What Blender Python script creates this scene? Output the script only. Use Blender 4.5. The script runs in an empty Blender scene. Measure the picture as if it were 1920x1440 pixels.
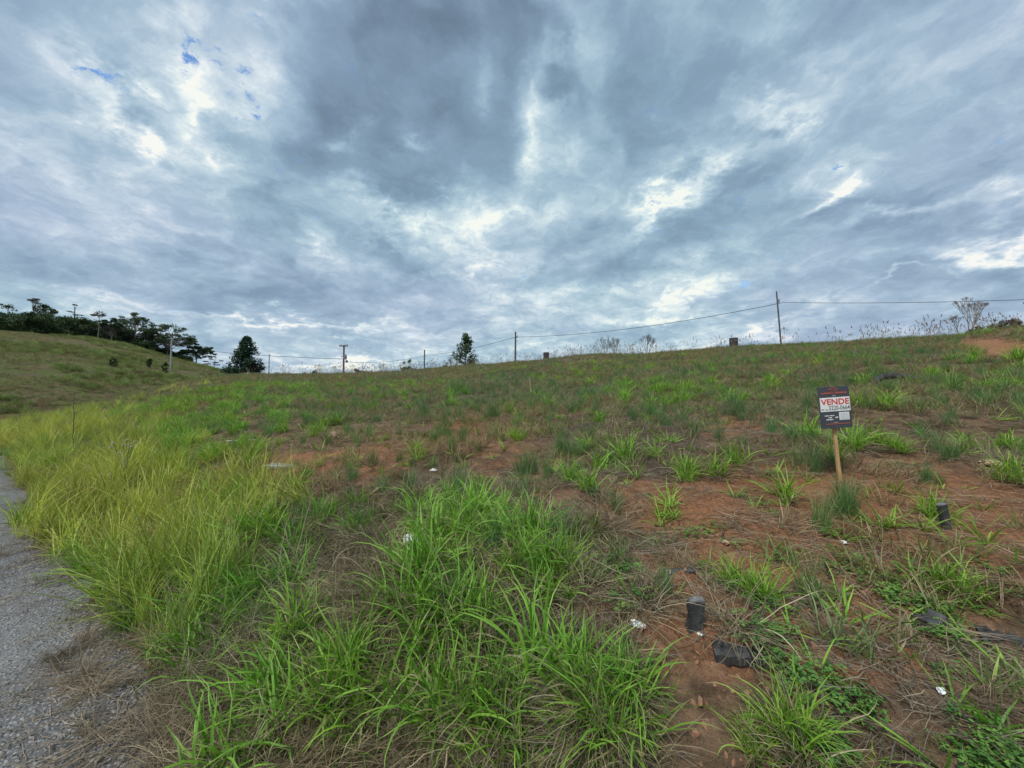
import bpy, math, random
import numpy as np
from mathutils import Vector, Matrix

R = math.radians
rng = np.random.default_rng(11)
random.seed(5)
sc = bpy.context.scene
col = sc.collection

# ------------------------------------------------------------------ camera
F = 721.0
CAMZ = 1.55
PITCH = R(2.5)
cam_d = bpy.data.cameras.new('camera')
cam_d.sensor_width = 36.0
cam_d.lens = 36.0 * F / 1920.0
cam_d.clip_start = 0.05
cam_d.clip_end = 8000.0
cam = bpy.data.objects.new('camera', cam_d)
cam.location = (0, 0, CAMZ)
cam.rotation_euler = (R(90) + PITCH, 0, 0)
col.objects.link(cam)
sc.camera = cam

# ------------------------------------------------------------------ view
sc.view_settings.view_transform = 'Standard'
sc.view_settings.look = 'None'
sc.view_settings.exposure = 1.1
sc.view_settings.gamma = 1.0
sc.view_settings.use_curve_mapping = False
EXPO = 2 ** sc.view_settings.exposure

# ------------------------------------------------------------------ sun
SUN_EL, SUN_AZ = R(58), R(215)        # azimuth from +Y towards +X
sl = bpy.data.lights.new('sun', 'SUN')
sl.energy = 1.5
sl.angle = R(12)
sl.color = (1.0, 0.95, 0.87)
sun = bpy.data.objects.new('sun', sl)
col.objects.link(sun)
sdir = Vector((math.sin(SUN_AZ) * math.cos(SUN_EL), math.cos(SUN_AZ) * math.cos(SUN_EL), math.sin(SUN_EL)))
sun.rotation_euler = sdir.to_track_quat('Z', 'Y').to_euler()
sun.location = sdir * 60

# ------------------------------------------------------------------ pixel helpers (photo pixels 1920x1440)
cp, sp = math.cos(PITCH), math.sin(PITCH)
def ray(px, py):
    u = (px - 960.0) / F; v = (720.0 - py) / F
    return np.array([u, cp - v * sp, sp + v * cp])
def project(X, Y, Z):
    z = Z - CAMZ
    d = Y * cp + z * sp
    v = (-Y * sp + z * cp)
    d = np.maximum(d, 0.05)
    return 960 + F * X / d, 720 - F * v / d
def at(px, py, depth):
    r = ray(px, py)
    return Vector((r[0] * depth, r[1] * depth, CAMZ + r[2] * depth))

def s2l(c):
    return tuple(((x / 255.0) / 12.92 if x <= 10 else (((x / 255.0) + 0.055) / 1.055) ** 2.4) for x in c)

# ------------------------------------------------------------------ world: cloudy sky
world = bpy.data.worlds.new('World')
sc.world = world
world.use_nodes = True
nt = world.node_tree
nt.nodes.clear()
N = nt.nodes; LK = nt.links
def nd(t, **k):
    n = N.new(t)
    for a, b in k.items(): setattr(n, a, b)
    return n
def mth(op, a, b=None, c=None, clamp=False):
    n = N.new('ShaderNodeMath'); n.operation = op; n.use_clamp = clamp
    for i, x in enumerate((a, b, c)):
        if x is None: continue
        if isinstance(x, (int, float)): n.inputs[i].default_value = x
        else: LK.new(x, n.inputs[i])
    return n.outputs[0]
def vmth(op, a, b=None, scale=None):
    n = N.new('ShaderNodeVectorMath'); n.operation = op
    for i, x in enumerate((a, b)):
        if x is None: continue
        if isinstance(x, (tuple, list)): n.inputs[i].default_value = x
        else: LK.new(x, n.inputs[i])
    if scale is not None:
        if isinstance(scale, (int, float)): n.inputs['Scale'].default_value = scale
        else: LK.new(scale, n.inputs['Scale'])
    return n.outputs['Vector'] if op not in ('DOT_PRODUCT', 'LENGTH') else n.outputs['Value']
def mixc(f, a, b):
    n = N.new('ShaderNodeMix'); n.data_type = 'RGBA'; n.clamp_factor = True
    for i, x in ((0, f), (6, a), (7, b)):
        if isinstance(x, (int, float)): n.inputs[i].default_value = x
        elif isinstance(x, tuple): n.inputs[i].default_value = (*x[:3], 1)
        else: LK.new(x, n.inputs[i])
    return n.outputs[2]

tc = nd('ShaderNodeTexCoord')
D = vmth('NORMALIZE', tc.outputs['Generated'])
sepD = nd('ShaderNodeSeparateXYZ'); LK.new(D, sepD.inputs[0])
zz = mth('MAXIMUM', sepD.outputs[2], 0.0)
den = mth('ADD', zz, 0.26)
px_ = mth('DIVIDE', sepD.outputs[0], den); py_ = mth('DIVIDE', sepD.outputs[1], den)
cmb = nd('ShaderNodeCombineXYZ'); LK.new(px_, cmb.inputs[0]); LK.new(py_, cmb.inputs[1]); cmb.inputs[2].default_value = 0.37
P = cmb.outputs[0]
def noise(vec, scale, detail, rough=0.55, dist=0.0, lac=2.0, off=(0, 0, 0), rot=0.0, stretch=(1, 1, 1)):
    mp = nd('ShaderNodeMapping'); LK.new(vec, mp.inputs[0])
    mp.inputs['Location'].default_value = off; mp.inputs['Rotation'].default_value = (0, 0, rot); mp.inputs['Scale'].default_value = stretch
    n = nd('ShaderNodeTexNoise'); n.inputs['Scale'].default_value = scale; n.inputs['Detail'].default_value = detail
    n.inputs['Roughness'].default_value = rough; n.inputs['Distortion'].default_value = dist; n.inputs['Lacunarity'].default_value = lac
    LK.new(mp.outputs[0], n.inputs['Vector'])
    return n
wn = noise(P, 2.6, 6, 0.62)
wv = vmth('SUBTRACT', wn.outputs['Color'], (0.5, 0.5, 0.5))
Dw = vmth('ADD', D, vmth('SCALE', wv, scale=0.22))
n_big = noise(P, 1.15, 5, 0.55, 0.4, off=(3.1, 1.7, 0)).outputs['Fac']
n_mid = noise(vmth('ADD', P, vmth('SCALE', wv, scale=0.35)), 4.6, 7, 0.54, 0.1, off=(7.3, 2.2, 0), rot=R(-28), stretch=(1.0, 1.0, 1)).outputs['Fac']
n_fin = noise(vmth('ADD', P, vmth('SCALE', wv, scale=0.3)), 13.0, 9, 0.62, 0.5, off=(1.3, 9.2, 0), rot=R(-25), stretch=(1.0, 1.0, 1)).outputs['Fac']

def blob(px, py, rx, ry, rot=0.0, src=None):
    d = ray(px, py); L = np.linalg.norm(d); c = Vector(d / L)
    up = Vector((0, 0, 1)); r = c.cross(up).normalized(); w = r.cross(c).normalized()
    foc = F * L                       # pixels per radian across the line of sight
    a = R(rot)
    r2 = r * math.cos(a) + w * math.sin(a); w2 = -r * math.sin(a) + w * math.cos(a)
    sx, sy = 1.9 * rx / foc, 1.9 * ry / foc
    m = Matrix((r2, w2, c)).transposed()
    mp = nd('ShaderNodeMapping', vector_type='TEXTURE')
    LK.new(src or Dw, mp.inputs[0])
    mp.inputs['Location'].default_value = c; mp.inputs['Rotation'].default_value = m.to_euler('XYZ'); mp.inputs['Scale'].default_value = (sx, sy, 1.0)
    g = nd('ShaderNodeTexGradient', gradient_type='QUADRATIC_SPHERE'); LK.new(mp.outputs[0], g.inputs[0])
    return g.outputs['Fac']
def blobsum(lst, start, src=None):
    acc = start
    for b in lst:
        f = blob(*b[:5], src=src)
        acc = mth('MULTIPLY_ADD', f, float(b[5]), acc)
    return acc

# cloud lightness: dark undersides and bright gaps (x, y, rx, ry, turn, weight)
CL = [
 (700, 70, 216, 117, -25, -0.15), (820, 210, 180, 117, -40, -0.15), (860, 330, 135, 81, -10, -0.14), (900, 40, 234, 81, 0, -0.10), (1250, 90, 207, 108, 0, -0.11),
 (1330, 230, 153, 99, 20, -0.11), (560, 240, 135, 67, -15, -0.10), (470, 210, 72, 45, 0, -0.04), (1150, 470, 171, 36, 12, -0.12), (1640, 250, 234, 99, 10, -0.07),
 (150, 520, 297, 45, -3, -0.11), (560, 570, 207, 25, -4, -0.11), (90, 30, 234, 49, 5, -0.04), (1620, 470, 135, 27, 10, -0.06), (1310, 330, 99, 25, 10, -0.08),
 (1590, 385, 49, 16, 5, -0.11), (640, 300, 108, 54, -20, -0.04), (1760, 90, 198, 81, 0, 0.07), (1480, 60, 99, 54, 0, 0.06), (800, 480, 144, 21, -5, -0.08),
 (1850, 560, 180, 36, 0, -0.03), (230, 185, 99, 21, -20, 0.52), (300, 195, 40, 23, 0, 0.31), (380, 175, 28, 26, 0, 0.44), (530, 85, 76, 49, -15, 0.31),
 (455, 110, 67, 23, -25, 0.21), (330, 75, 61, 27, 0, 0.26), (290, 248, 46, 17, 0, 0.37), (50, 90, 108, 54, 0, 0.14), (428, 272, 50, 17, -10, 0.31),
 (460, 190, 33, 15, 0, 0.26), (1008, 180, 28, 50, -12, 0.31), (1035, 235, 56, 23, -25, 0.31), (1105, 120, 42, 34, 20, 0.38), (905, 180, 26, 37, 0, 0.28),
 (985, 100, 33, 33, 0, 0.21), (672, 236, 33, 12, -35, 0.36), (782, 275, 33, 11, -30, 0.31), (925, 425, 135, 43, 8, 0.54), (700, 395, 95, 22, 4, 0.44),
 (775, 410, 45, 15, 0, 0.26), (580, 455, 56, 26, 0, 0.31), (1280, 360, 106, 18, 17, 0.52), (1365, 322, 56, 18, 10, 0.37), (1235, 385, 45, 12, 20, 0.30),
 (1590, 318, 48, 37, 20, 0.58), (1560, 365, 45, 11, 25, 0.42), (1680, 412, 67, 12, 15, 0.28), (1885, 440, 83, 22, 8, 0.52), (1860, 465, 90, 16, 5, 0.31),
 (1905, 348, 56, 17, 10, 0.36), (1850, 330, 45, 15, 0, 0.23), (1320, 520, 85, 32, 6, 0.54), (1270, 560, 99, 27, 10, 0.30), (1440, 255, 67, 23, 10, 0.23),
 (1500, 110, 67, 12, 25, 0.15), (1130, 555, 135, 21, 12, 0.21), (1420, 605, 123, 15, 8, 0.36), (1250, 598, 146, 11, 3, 0.36), (1180, 590, 90, 12, 0, 0.21),
 (500, 602, 168, 8, -3, 0.33), (260, 576, 135, 8, -6, 0.23), (900, 515, 234, 12, 2, 0.23), (1000, 540, 144, 14, 5, 0.21), (700, 620, 234, 10, 0, 0.17),
 (150, 590, 225, 8, 0, 0.12), (1350, 640, 180, 10, 4, 0.31), (250, 330, 234, 54, 0, 0.07), (1000, 600, 144, 19, 0, 0.12), (930, 655, 180, 9, 0, 0.21),
 (650, 680, 168, 12, 0, 0.36), (1880, 300, 45, 22, 0, 0.14), (1460, 230, 45, 8, 20, 0.21), (1710, 535, 45, 5, 3, 0.30), (430, 380, 99, 27, -10, 0.06),
 (1000, 330, 45, 33, 0, 0.12), (1080, 320, 67, 20, 8, 0.21), (1030, 90, 60, 20, 0, -0.05), (1050, 20, 120, 40, 0, -0.14), (700, 140, 120, 90, -25, -0.08),
 (760, 330, 120, 60, 0, -0.10), (860, 370, 80, 40, 0, -0.10), (430, 350, 120, 20, -10, 0.09), (120, 400, 200, 50, 0, 0.07), (300, 470, 200, 30, 0, 0.05),
 (1000, 260, 60, 20, 0, 0.17), (940, 90, 30, 40, 0, 0.09), (1100, 200, 50, 40, 0, -0.11), (230, 60, 160, 30, 0, -0.05), (700, 620, 500, 60, 0, 0.05),
 (900, 480, 300, 50, 0, 0.05), (1060, 50, 90, 50, 0, -0.16), (960, 20, 120, 40, 0, -0.14), (1180, 170, 60, 60, 0, -0.12),
]
t = mth('MULTIPLY_ADD', mth('SUBTRACT', n_big, 0.5), 0.30, 0.572)
t = mth('MULTIPLY_ADD', mth('SUBTRACT', 0.30, zz, clamp=True), 0.30, t)
t = blobsum(CL, t)
mid = mth('SUBTRACT', n_mid, 0.5)
fin = mth('SUBTRACT', n_fin, 0.5)
mid = mth('MULTIPLY', mid, mth('MULTIPLY_ADD', mth('MINIMUM', zz, 0.3), 1.3, 0.61))
t = mth('MULTIPLY_ADD', mid, 0.88, t)
gain = mth('MULTIPLY_ADD', mth('SUBTRACT', t, 0.50, clamp=True), 1.9, 0.14)
t = mth('MULTIPLY_ADD', fin, gain, t)
ramp = nd('ShaderNodeValToRGB'); LK.new(t, ramp.inputs[0])
cr = ramp.color_ramp
stops = [(0.0, (104, 122, 143)), (0.2, (119, 139, 161)), (0.42, (140, 163, 187)), (0.6, (167, 189, 209)), (0.76, (195, 211, 225)), (0.93, (230, 237, 241)), (1.0, (250, 248, 243))]
cr.elements[0].position = 0; cr.elements[1].position = 1
for p_, c_ in stops[1:-1]: cr.elements.new(p_)
for e, (p_, c_) in zip(cr.elements, stops):
    e.position = p_; e.color = (*s2l(c_), 1)
cloud = ramp.outputs[0]
# slow shift of cloud tint between violet grey and green grey
tint = noise(P, 0.8, 3, 0.5, off=(5.5, 0.4, 0)).outputs['Fac']
tf = nd('ShaderNodeMapRange'); LK.new(tint, tf.inputs[0]); tf.inputs[1].default_value = .35; tf.inputs[2].default_value = .65
tcol = mixc(tf.outputs[0], (0.95, 1.02, 0.99), (1.03, 0.98, 1.03))
mm = nd('ShaderNodeMix', data_type='RGBA', blend_type='MULTIPLY'); mm.inputs[0].default_value = 1.0
LK.new(cloud, mm.inputs[6]); LK.new(tcol, mm.inputs[7])
cloud = mm.outputs[2]
# blue gaps
HOLES = [(360, 112, 27, 16, -25, 1.15), (335, 100, 14, 7, -20, .6), (424, 138, 20, 12, 0, .85), (478, 148, 16, 9, 0, .8), (184, 150, 26, 11, -28, 1.25), (262, 163, 14, 8, -10, .7),
 (1388, 528, 30, 13, 5, 1.1), (1572, 300, 16, 5, 5, .9), (1232, 377, 22, 5, 12, .8), (1912, 328, 26, 10, 10, 1.0), (1296, 494, 12, 4, 10, .7), (978, 515, 10, 4, 0, .7), (1870, 292, 26, 8, 0, .6), (1235, 265, 26, 20, 0, .3)]
fv = vmth('SUBTRACT', noise(P, 8.0, 7, 0.68, off=(2.2, 4.4, 0)).outputs['Color'], (0.5, 0.5, 0.5))
Dh = vmth('ADD', vmth('ADD', D, vmth('SCALE', wv, scale=0.05)), vmth('SCALE', fv, scale=0.14))
h = blobsum(HOLES, 0.0, src=Dh)
h = mth('MULTIPLY_ADD', fin, 4.5, mth('MULTIPLY', h, 1.5))
hm = nd('ShaderNodeMapRange', interpolation_type='SMOOTHSTEP'); LK.new(h, hm.inputs[0]); hm.inputs[1].default_value = .5; hm.inputs[2].default_value = 1.75
sky = nd('ShaderNodeTexSky', sky_type='NISHITA')
sky.sun_disc = False; sky.sun_elevation = SUN_EL; sky.sun_rotation = SUN_AZ
sky.air_density = 1.0; sky.dust_density = 0.6; sky.ozone_density = 2.5
skb = vmth('MULTIPLY', sky.outputs[0], (0.66, 0.86, 0.98))
cl10 = vmth('SCALE', cloud, scale=10.0 / EXPO)
# clouds cover the blue except in the gaps
final = mixc(hm.outputs[0], cl10, skb)
bg = nd('ShaderNodeBackground'); LK.new(final, bg.inputs[0]); bg.inputs[1].default_value = 0.1
wo = nd('ShaderNodeOutputWorld'); LK.new(bg.outputs[0], wo.inputs[0])
world.cycles.sampling_method = 'MANUAL'
world.cycles.sample_map_resolution = 256

# ------------------------------------------------------------------ noise in numpy
def hash2(ix, iy, seed):
    n = (ix.astype(np.int64) * 374761393 + iy.astype(np.int64) * 668265263 + seed * 1442695041) & 0xffffffff
    n = ((n ^ (n >> 13)) * 1274126177) & 0xffffffff
    n = (n ^ (n >> 16)) & 0xffffff
    return n / float(0xffffff)
def vnoise(x, y, seed=0):
    ix = np.floor(x); iy = np.floor(y); fx = x - ix; fy = y - iy
    fx = fx * fx * (3 - 2 * fx); fy = fy * fy * (3 - 2 * fy)
    a = hash2(ix, iy, seed); b = hash2(ix + 1, iy, seed); c = hash2(ix, iy + 1, seed); d = hash2(ix + 1, iy + 1, seed)
    return a + (b - a) * fx + (c - a) * fy + (a - b - c + d) * fx * fy
def fbm(x, y, sc_, oct_=4, seed=0, gain=0.5):
    s = 0; a = 1; tot = 0
    for i in range(oct_):
        s = s + a * vnoise(x * sc_ + 17.3 * i, y * sc_ - 9.1 * i, seed + i); tot += a; a *= gain; sc_ *= 2.03
    return s / tot
def sst(a, b, x):
    q = np.clip((x - a) / (b - a), 0, 1); return q * q * (3 - 2 * q)

# ------------------------------------------------------------------ terrain shape
def road_d(X, Y): return 0.575 * X + 0.818 * Y - 0.66      # distance from the road edge, field side positive
SKY = [(-900, 712, 45), (-400, 706, 45), (0, 704, 45), (430, 707, 46), (600, 705, 46), (750, 699, 45), (860, 691, 44), (1000, 681, 42), (1100, 671, 41), (1200, 664, 40),
       (1300, 658, 39), (1400, 652, 38), (1500, 646, 37), (1650, 639, 36), (1800, 632, 35), (1920, 618, 34), (2150, 600, 34), (2600, 570, 34)]
_th, _te, _rr = [], [], []
for (a, b, r_) in SKY:
    d = ray(a, b); hy = math.hypot(d[0], d[1]); _th.append(math.atan2(d[0], d[1])); _te.append(d[2] / hy); _rr.append(r_)
_th = [-math.pi, -2.2] + _th + [2.2, math.pi]; _te = [-.03, -.03] + _te + [0.0, -.03]; _rr = [50, 50] + _rr + [50, 50]
def ground_h(X, Y, micro=True):
    X = np.asarray(X, float); Y = np.asarray(Y, float)
    r = np.hypot(X, Y) + 1e-6; th = np.arctan2(X, Y)
    te = np.interp(th, _th, _te); Rr = np.interp(th, _th, _rr)
    H = CAMZ + te * Rr
    a = H * (r / Rr) ** 1.05 ; b = H - (r - Rr) * 0.055 + 0.0
    floor_ = H - 4.5
    b = np.maximum(b, floor_)
    k = 0.25
    h = -k * np.logaddexp(-a / k, -b / k) + k * 0.693 * np.exp(-np.abs(a - b) / 2)
    d = road_d(X, Y)
    g = sst(0.0, 1.0, d / (0.30 * r + 0.9))
    h = h * g + 0.32 * sst(0.10, 1.4, d) * np.exp(-r / 25)
    if micro:
        m = sst(-0.05, 0.8, d)
        near = np.exp(-r / 18)
        h = h + m * (0.22 * (fbm(X, Y, 0.45, 2, 3) - .5) + 0.20 * near * (fbm(X, Y, 1.9, 3, 7) - .5) + 0.075 * near * (fbm(X, Y, 9, 4, 9, .6) - .5))
        h = h + sst(8, 30, r) * (1 - sst(60, 90, r)) * m * 0.45 * (fbm(X, Y, 0.16, 2, 21) - .5)
    far = sst(120, 400, r)
    h = h * (1 - far) + (-3.0) * far
    return h
def ground_at(px, py, lift=0.0):
    d = ray(px, py); ts = np.geomspace(0.6, 90, 1500)
    X = d[0] * ts; Y = d[1] * ts; Z = CAMZ + d[2] * ts
    g = ground_h(X, Y)
    idx = np.where(Z <= g)[0]
    i = idx[0] if len(idx) else 1400
    return Vector((X[i], Y[i], float(g[i]) + lift)), ts[i]

# zones as they lie in the field (found through the photograph, kept as world densities)
def ell(px, py, lst):
    s = np.zeros_like(px)
    for (cx, cy, rx, ry, w) in lst:
        s = s + w * np.exp(-(((px - cx) / rx) ** 2 + ((py - cy) / ry) ** 2) * 0.9)
    return s
Z_G = [(840, 985, 110, 50, .45), (1010, 1050, 100, 75, .4), (600, 1300, 150, 110, 1.1), (470, 1040, 190, 90, .8), (1080, 1370, 230, 90, .8), (330, 860, 150, 60, .7),
       (330, 760, 190, 40, 1.1), (900, 1170, 200, 80, .6), (700, 1150, 120, 60, .6), (1430, 1090, 90, 50, .55), (1600, 1400, 160, 60, .4), (390, 830, 90, 60, .9), (1880, 860, 60, 60, .5),
       (1650, 820, 60, 30, .5), (1530, 850, 50, 25, .5), (1280, 745, 160, 20, .5), (1200, 940, 120, 50, .25), (560, 720, 200, 20, .4), (1700, 690, 120, 20, .4), (180, 1100, 90, 60, .7), (300, 1180, 90, 70, .8), (1080, 1260, 80, 50, .5), (780, 1300, 120, 80, .6), (480, 1150, 100, 50, .7), (900, 1080, 160, 40, .3), (400, 1120, 120, 80, .5), (760, 1400, 100, 50, .6)]
Z_D = [(650, 1090, 110, 100, 1.1), (800, 1210, 110, 110, 1), (480, 1220, 130, 120, .9), (720, 1400, 260, 70, .9), (1300, 1430, 230, 45, 1.1), (1150, 1300, 90, 50, .5), (420, 1350, 110, 90, .9),
       (1225, 1130, 40, 12, .35), (1850, 1280, 90, 14, .5), (560, 960, 120, 45, .5), (360, 1000, 120, 50, .5), (250, 1010, 110, 60, .5), (1420, 1190, 70, 18, .5)]
Z_Y = [(190, 860, 85, 85, .9), (80, 760, 120, 50, 1), (290, 930, 90, 60, .35), (-60, 740, 130, 60, 1), (130, 960, 90, 60, .6), (170, 720, 120, 22, .7)]
Z_C = [(1720, 1310, 170, 110, 1), (1600, 1240, 120, 50, .7), (1190, 1090, 60, 35, 1), (1680, 1110, 150, 50, .6), (1850, 1420, 170, 90, 1.8), (1640, 1400, 120, 60, 1.0), (1420, 1170, 120, 60, .45), (1330, 1000, 150, 50, .25),
       (1620, 1060, 80, 30, .4), (1250, 1200, 100, 60, .5), (1780, 1180, 100, 40, .4)]
Z_RED = [(1400, 960, 260, 75, 1), (1790, 980, 170, 80, .9), (1250, 1060, 200, 90, .9), (1550, 1190, 320, 110, .8), (950, 860, 120, 55, .5), (590, 870, 120, 22, .9), (1890, 655, 85, 17, 2.2),
         (1350, 805, 60, 22, .8), (1830, 645, 60, 10, .8), (860, 800, 50, 15, .5), (1500, 900, 90, 30, .6), (700, 850, 90, 20, .6), (1700, 930, 120, 60, .4), (1400,780,60,20,.5)]
Z_BURN = [(380, 1390, 150, 70, .9), (200, 1180, 60, 60, .7), (1200, 815, 150, 40, 1.1), (1010, 800, 200, 40, .6), (570, 930, 110, 35, .8), (820, 860, 120, 25, .6), (1800, 725, 150, 30, .7), (1150, 885, 90, 20, .7), (600, 760, 120, 15, .5), (1620, 730, 60, 20, .5), (1100, 745, 200, 12, .4), (1880, 750, 80, 30, .7), (1400, 700, 200, 8, .5), (1250,870,90,20,.6)]
def zones(X, Y, Z):
    px, py = project(X, Y, Z)
    px = np.clip(px, -150, 2070); py = np.clip(py, 560, 1560)
    j = fbm(X, Y, 1.1, 3, 31) - .5; j2 = fbm(X, Y, 1.3, 3, 47) - .5
    return px + j * 110 * np.clip((py - 650) / 300, .2, 1), py + j2 * 60 * np.clip((py - 650) / 300, .15, 1)
def density(kind, X, Y, Z):
    px, py = zones(X, Y, Z)
    d = road_d(X, Y); r = np.hypot(X, Y)
    far = 1 - sst(735, 800, py)                     # the back of the field
    clump = fbm(X, Y, 1.7, 3, 55)
    if kind == 'G':
        v = ell(px, py, Z_G) * .8 + 0.03
        v = np.clip(v - .5 * np.clip(ell(px, py, Z_RED) * (py > 880), 0, 1), 0.012, 1)
        v = v * (1 - .7 * np.clip(ell(px, py, [(650, 1090, 80, 60, 1), (810, 1230, 80, 80, 1), (450, 1230, 80, 70, .8), (1250, 1400, 200, 40, .9), (720, 1390, 120, 30, .8)]), 0, 1))
        v = v * sst(.40, .60, clump + .25 * np.clip(v, 0, .6)) + far * .25 * sst(.5, .66, fbm(X, Y, .5, 3, 66))
    elif kind == 'D':
        v = ell(px, py, Z_D) + 0.35 * sst(0.0, .3, d) * (1 - sst(1.2, 2.0, d)) * (1 - sst(1050, 1350, px))
    elif kind == 'Y': v = ell(px, py, Z_Y) + sst(-.05, .25, d) * (1 - sst(.5, 1.5 + .05 * r, d)) * sst(-1.6, -3.0, X)
    elif kind == 'C': v = ell(px, py, Z_C) * sst(.40, .80, fbm(X, Y, 4.2, 3, 77)) * .55
    elif kind == 'F':
        red = ell(px, py, [(1890, 655, 80, 15, 2.5), (1790, 980, 150, 60, .5), (1400, 950, 200, 60, .6)])
        v = (0.28 + .9 * far + .5 * (1 - sst(780, 860, py)) * (1 - sst(600, 900, px)) + .5 * (1 - sst(780, 900, py))) * sst(.3, .6, clump + .25 * far) - .5 * red
        v = v * (1 - .6 * far * sst(.48, .6, fbm(X, Y, .22, 3, 61)))
    elif kind == 'S':
        v = .6 + 0 * px
    v = v * (1 - np.clip(ell(px, py, [(1905, 655, 75, 14, 1.6), (1840, 643, 50, 8, .8)]), 0, 1))
    e = -.15 if kind in 'GFSC' else -.40
    return np.clip(v, 0, 1) * sst(e, e + .45, d + .6 * (clump - .5))

# ------------------------------------------------------------------ mesh helpers
def mesh_np(name, V, Fq, mat=None, colr=None, smooth=False, tris=None):
    me = bpy.data.meshes.new(name)
    V = np.asarray(V, np.float32)
    Fq = np.asarray(Fq, np.int32).reshape(-1, 4) if Fq is not None and len(Fq) else np.zeros((0, 4), np.int32)
    T = np.asarray(tris, np.int32).reshape(-1, 3) if tris is not None and len(tris) else np.zeros((0, 3), np.int32)
    me.vertices.add(len(V)); me.vertices.foreach_set('co', V.ravel())
    nl = Fq.size + T.size; me.loops.add(nl)
    me.loops.foreach_set('vertex_index', np.concatenate([Fq.ravel(), T.ravel()]))
    me.polygons.add(len(Fq) + len(T))
    ls = np.concatenate([np.arange(len(Fq)) * 4, Fq.size + np.arange(len(T)) * 3]).astype(np.int32)
    me.polygons.foreach_set('loop_start', ls)
    me.polygons.foreach_set('use_smooth', np.full(len(me.polygons), bool(smooth)))
    if colr is not None:
        a = me.color_attributes.new('col', 'FLOAT_COLOR', 'POINT')
        c = np.ones((len(V), 4), np.float32); c[:, :3] = colr; a.data.foreach_set('color', c.ravel())
    me.update(calc_edges=True); me.validate()
    if mat is not None: me.materials.append(mat)
    return me
def new_obj(name, me, parent=None, loc=None, rot=None):
    o = bpy.data.objects.new(name, me); col.objects.link(o)
    if parent is not None: o.parent = parent
    if loc is not None: o.location = loc
    if rot is not None: o.rotation_euler = rot
    return o
def tag(o, label=None, cat=None, group=None, kind=None):
    if label: o['label'] = label
    if cat: o['category'] = cat
    if group: o['group'] = group
    if kind: o['kind'] = kind
    return o
def empty(name, loc, label, cat, group=None, rot=(0, 0, 0)):
    o = bpy.data.objects.new(name, None); col.objects.link(o); o.location = loc; o.rotation_euler = rot
    o.empty_display_size = .2
    return tag(o, label, cat, group)

class MB:
    def __init__(s): s.v = []; s.q = []; s.t = []; s.n = 0
    def add(s, V, Q=None, T=None):
        V = np.asarray(V, float)
        s.v.append(V)
        if Q is not None and len(Q): s.q.append(np.asarray(Q) + s.n)
        if T is not None and len(T): s.t.append(np.asarray(T) + s.n)
        s.n += len(V)
    def box(s, c, h, M=None, jit=0.0):
        c = np.array(c, float); V = np.array([[x, y, z] for x in (-1, 1) for y in (-1, 1) for z in (-1, 1)], float) * np.array(h)
        if jit: V = V + rng.normal(0, jit, V.shape)
        if M is not None: V = V @ np.array(M.to_3x3()).T
        V = V + c
        s.add(V, [(0, 1, 3, 2), (4, 6, 7, 5), (0, 4, 5, 1), (2, 3, 7, 6), (0, 2, 6, 4), (1, 5, 7, 3)])
    def tube(s, pts, rad, k=6, cap=True):
        pts = np.asarray(pts, float); n = len(pts); rad = np.broadcast_to(np.asarray(rad, float), (n,))
        tg = np.gradient(pts, axis=0); tg /= np.linalg.norm(tg, axis=1)[:, None] + 1e-9
        ref = np.array([0., 0, 1]) if abs(tg[0][2]) < .9 else np.array([1., 0, 0])
        a = np.cross(tg, ref); a /= np.linalg.norm(a, axis=1)[:, None] + 1e-9; b = np.cross(tg, a)
        an = np.arange(k) * 2 * math.pi / k
        V = pts[:, None, :] + rad[:, None, None] * (np.cos(an)[None, :, None] * a[:, None, :] + np.sin(an)[None, :, None] * b[:, None, :])
        V = V.reshape(-1, 3)
        Q = [(i * k + j, i * k + (j + 1) % k, (i + 1) * k + (j + 1) % k, (i + 1) * k + j) for i in range(n - 1) for j in range(k)]
        T = []
        if cap:
            V = np.vstack([V, pts[0], pts[-1]])
            T = [(n * k, (j + 1) % k, j) for j in range(k)] + [(n * k + 1, (n - 1) * k + j, (n - 1) * k + (j + 1) % k) for j in range(k)]
        s.add(V, Q, T)
    def build(s, name, mat, parent=None, smooth=False, colr=None):
        me = mesh_np(name, np.vstack(s.v), np.vstack(s.q) if s.q else None, mat, colr, smooth, np.vstack(s.t) if s.t else None)
        return new_obj(name, me, parent)

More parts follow.
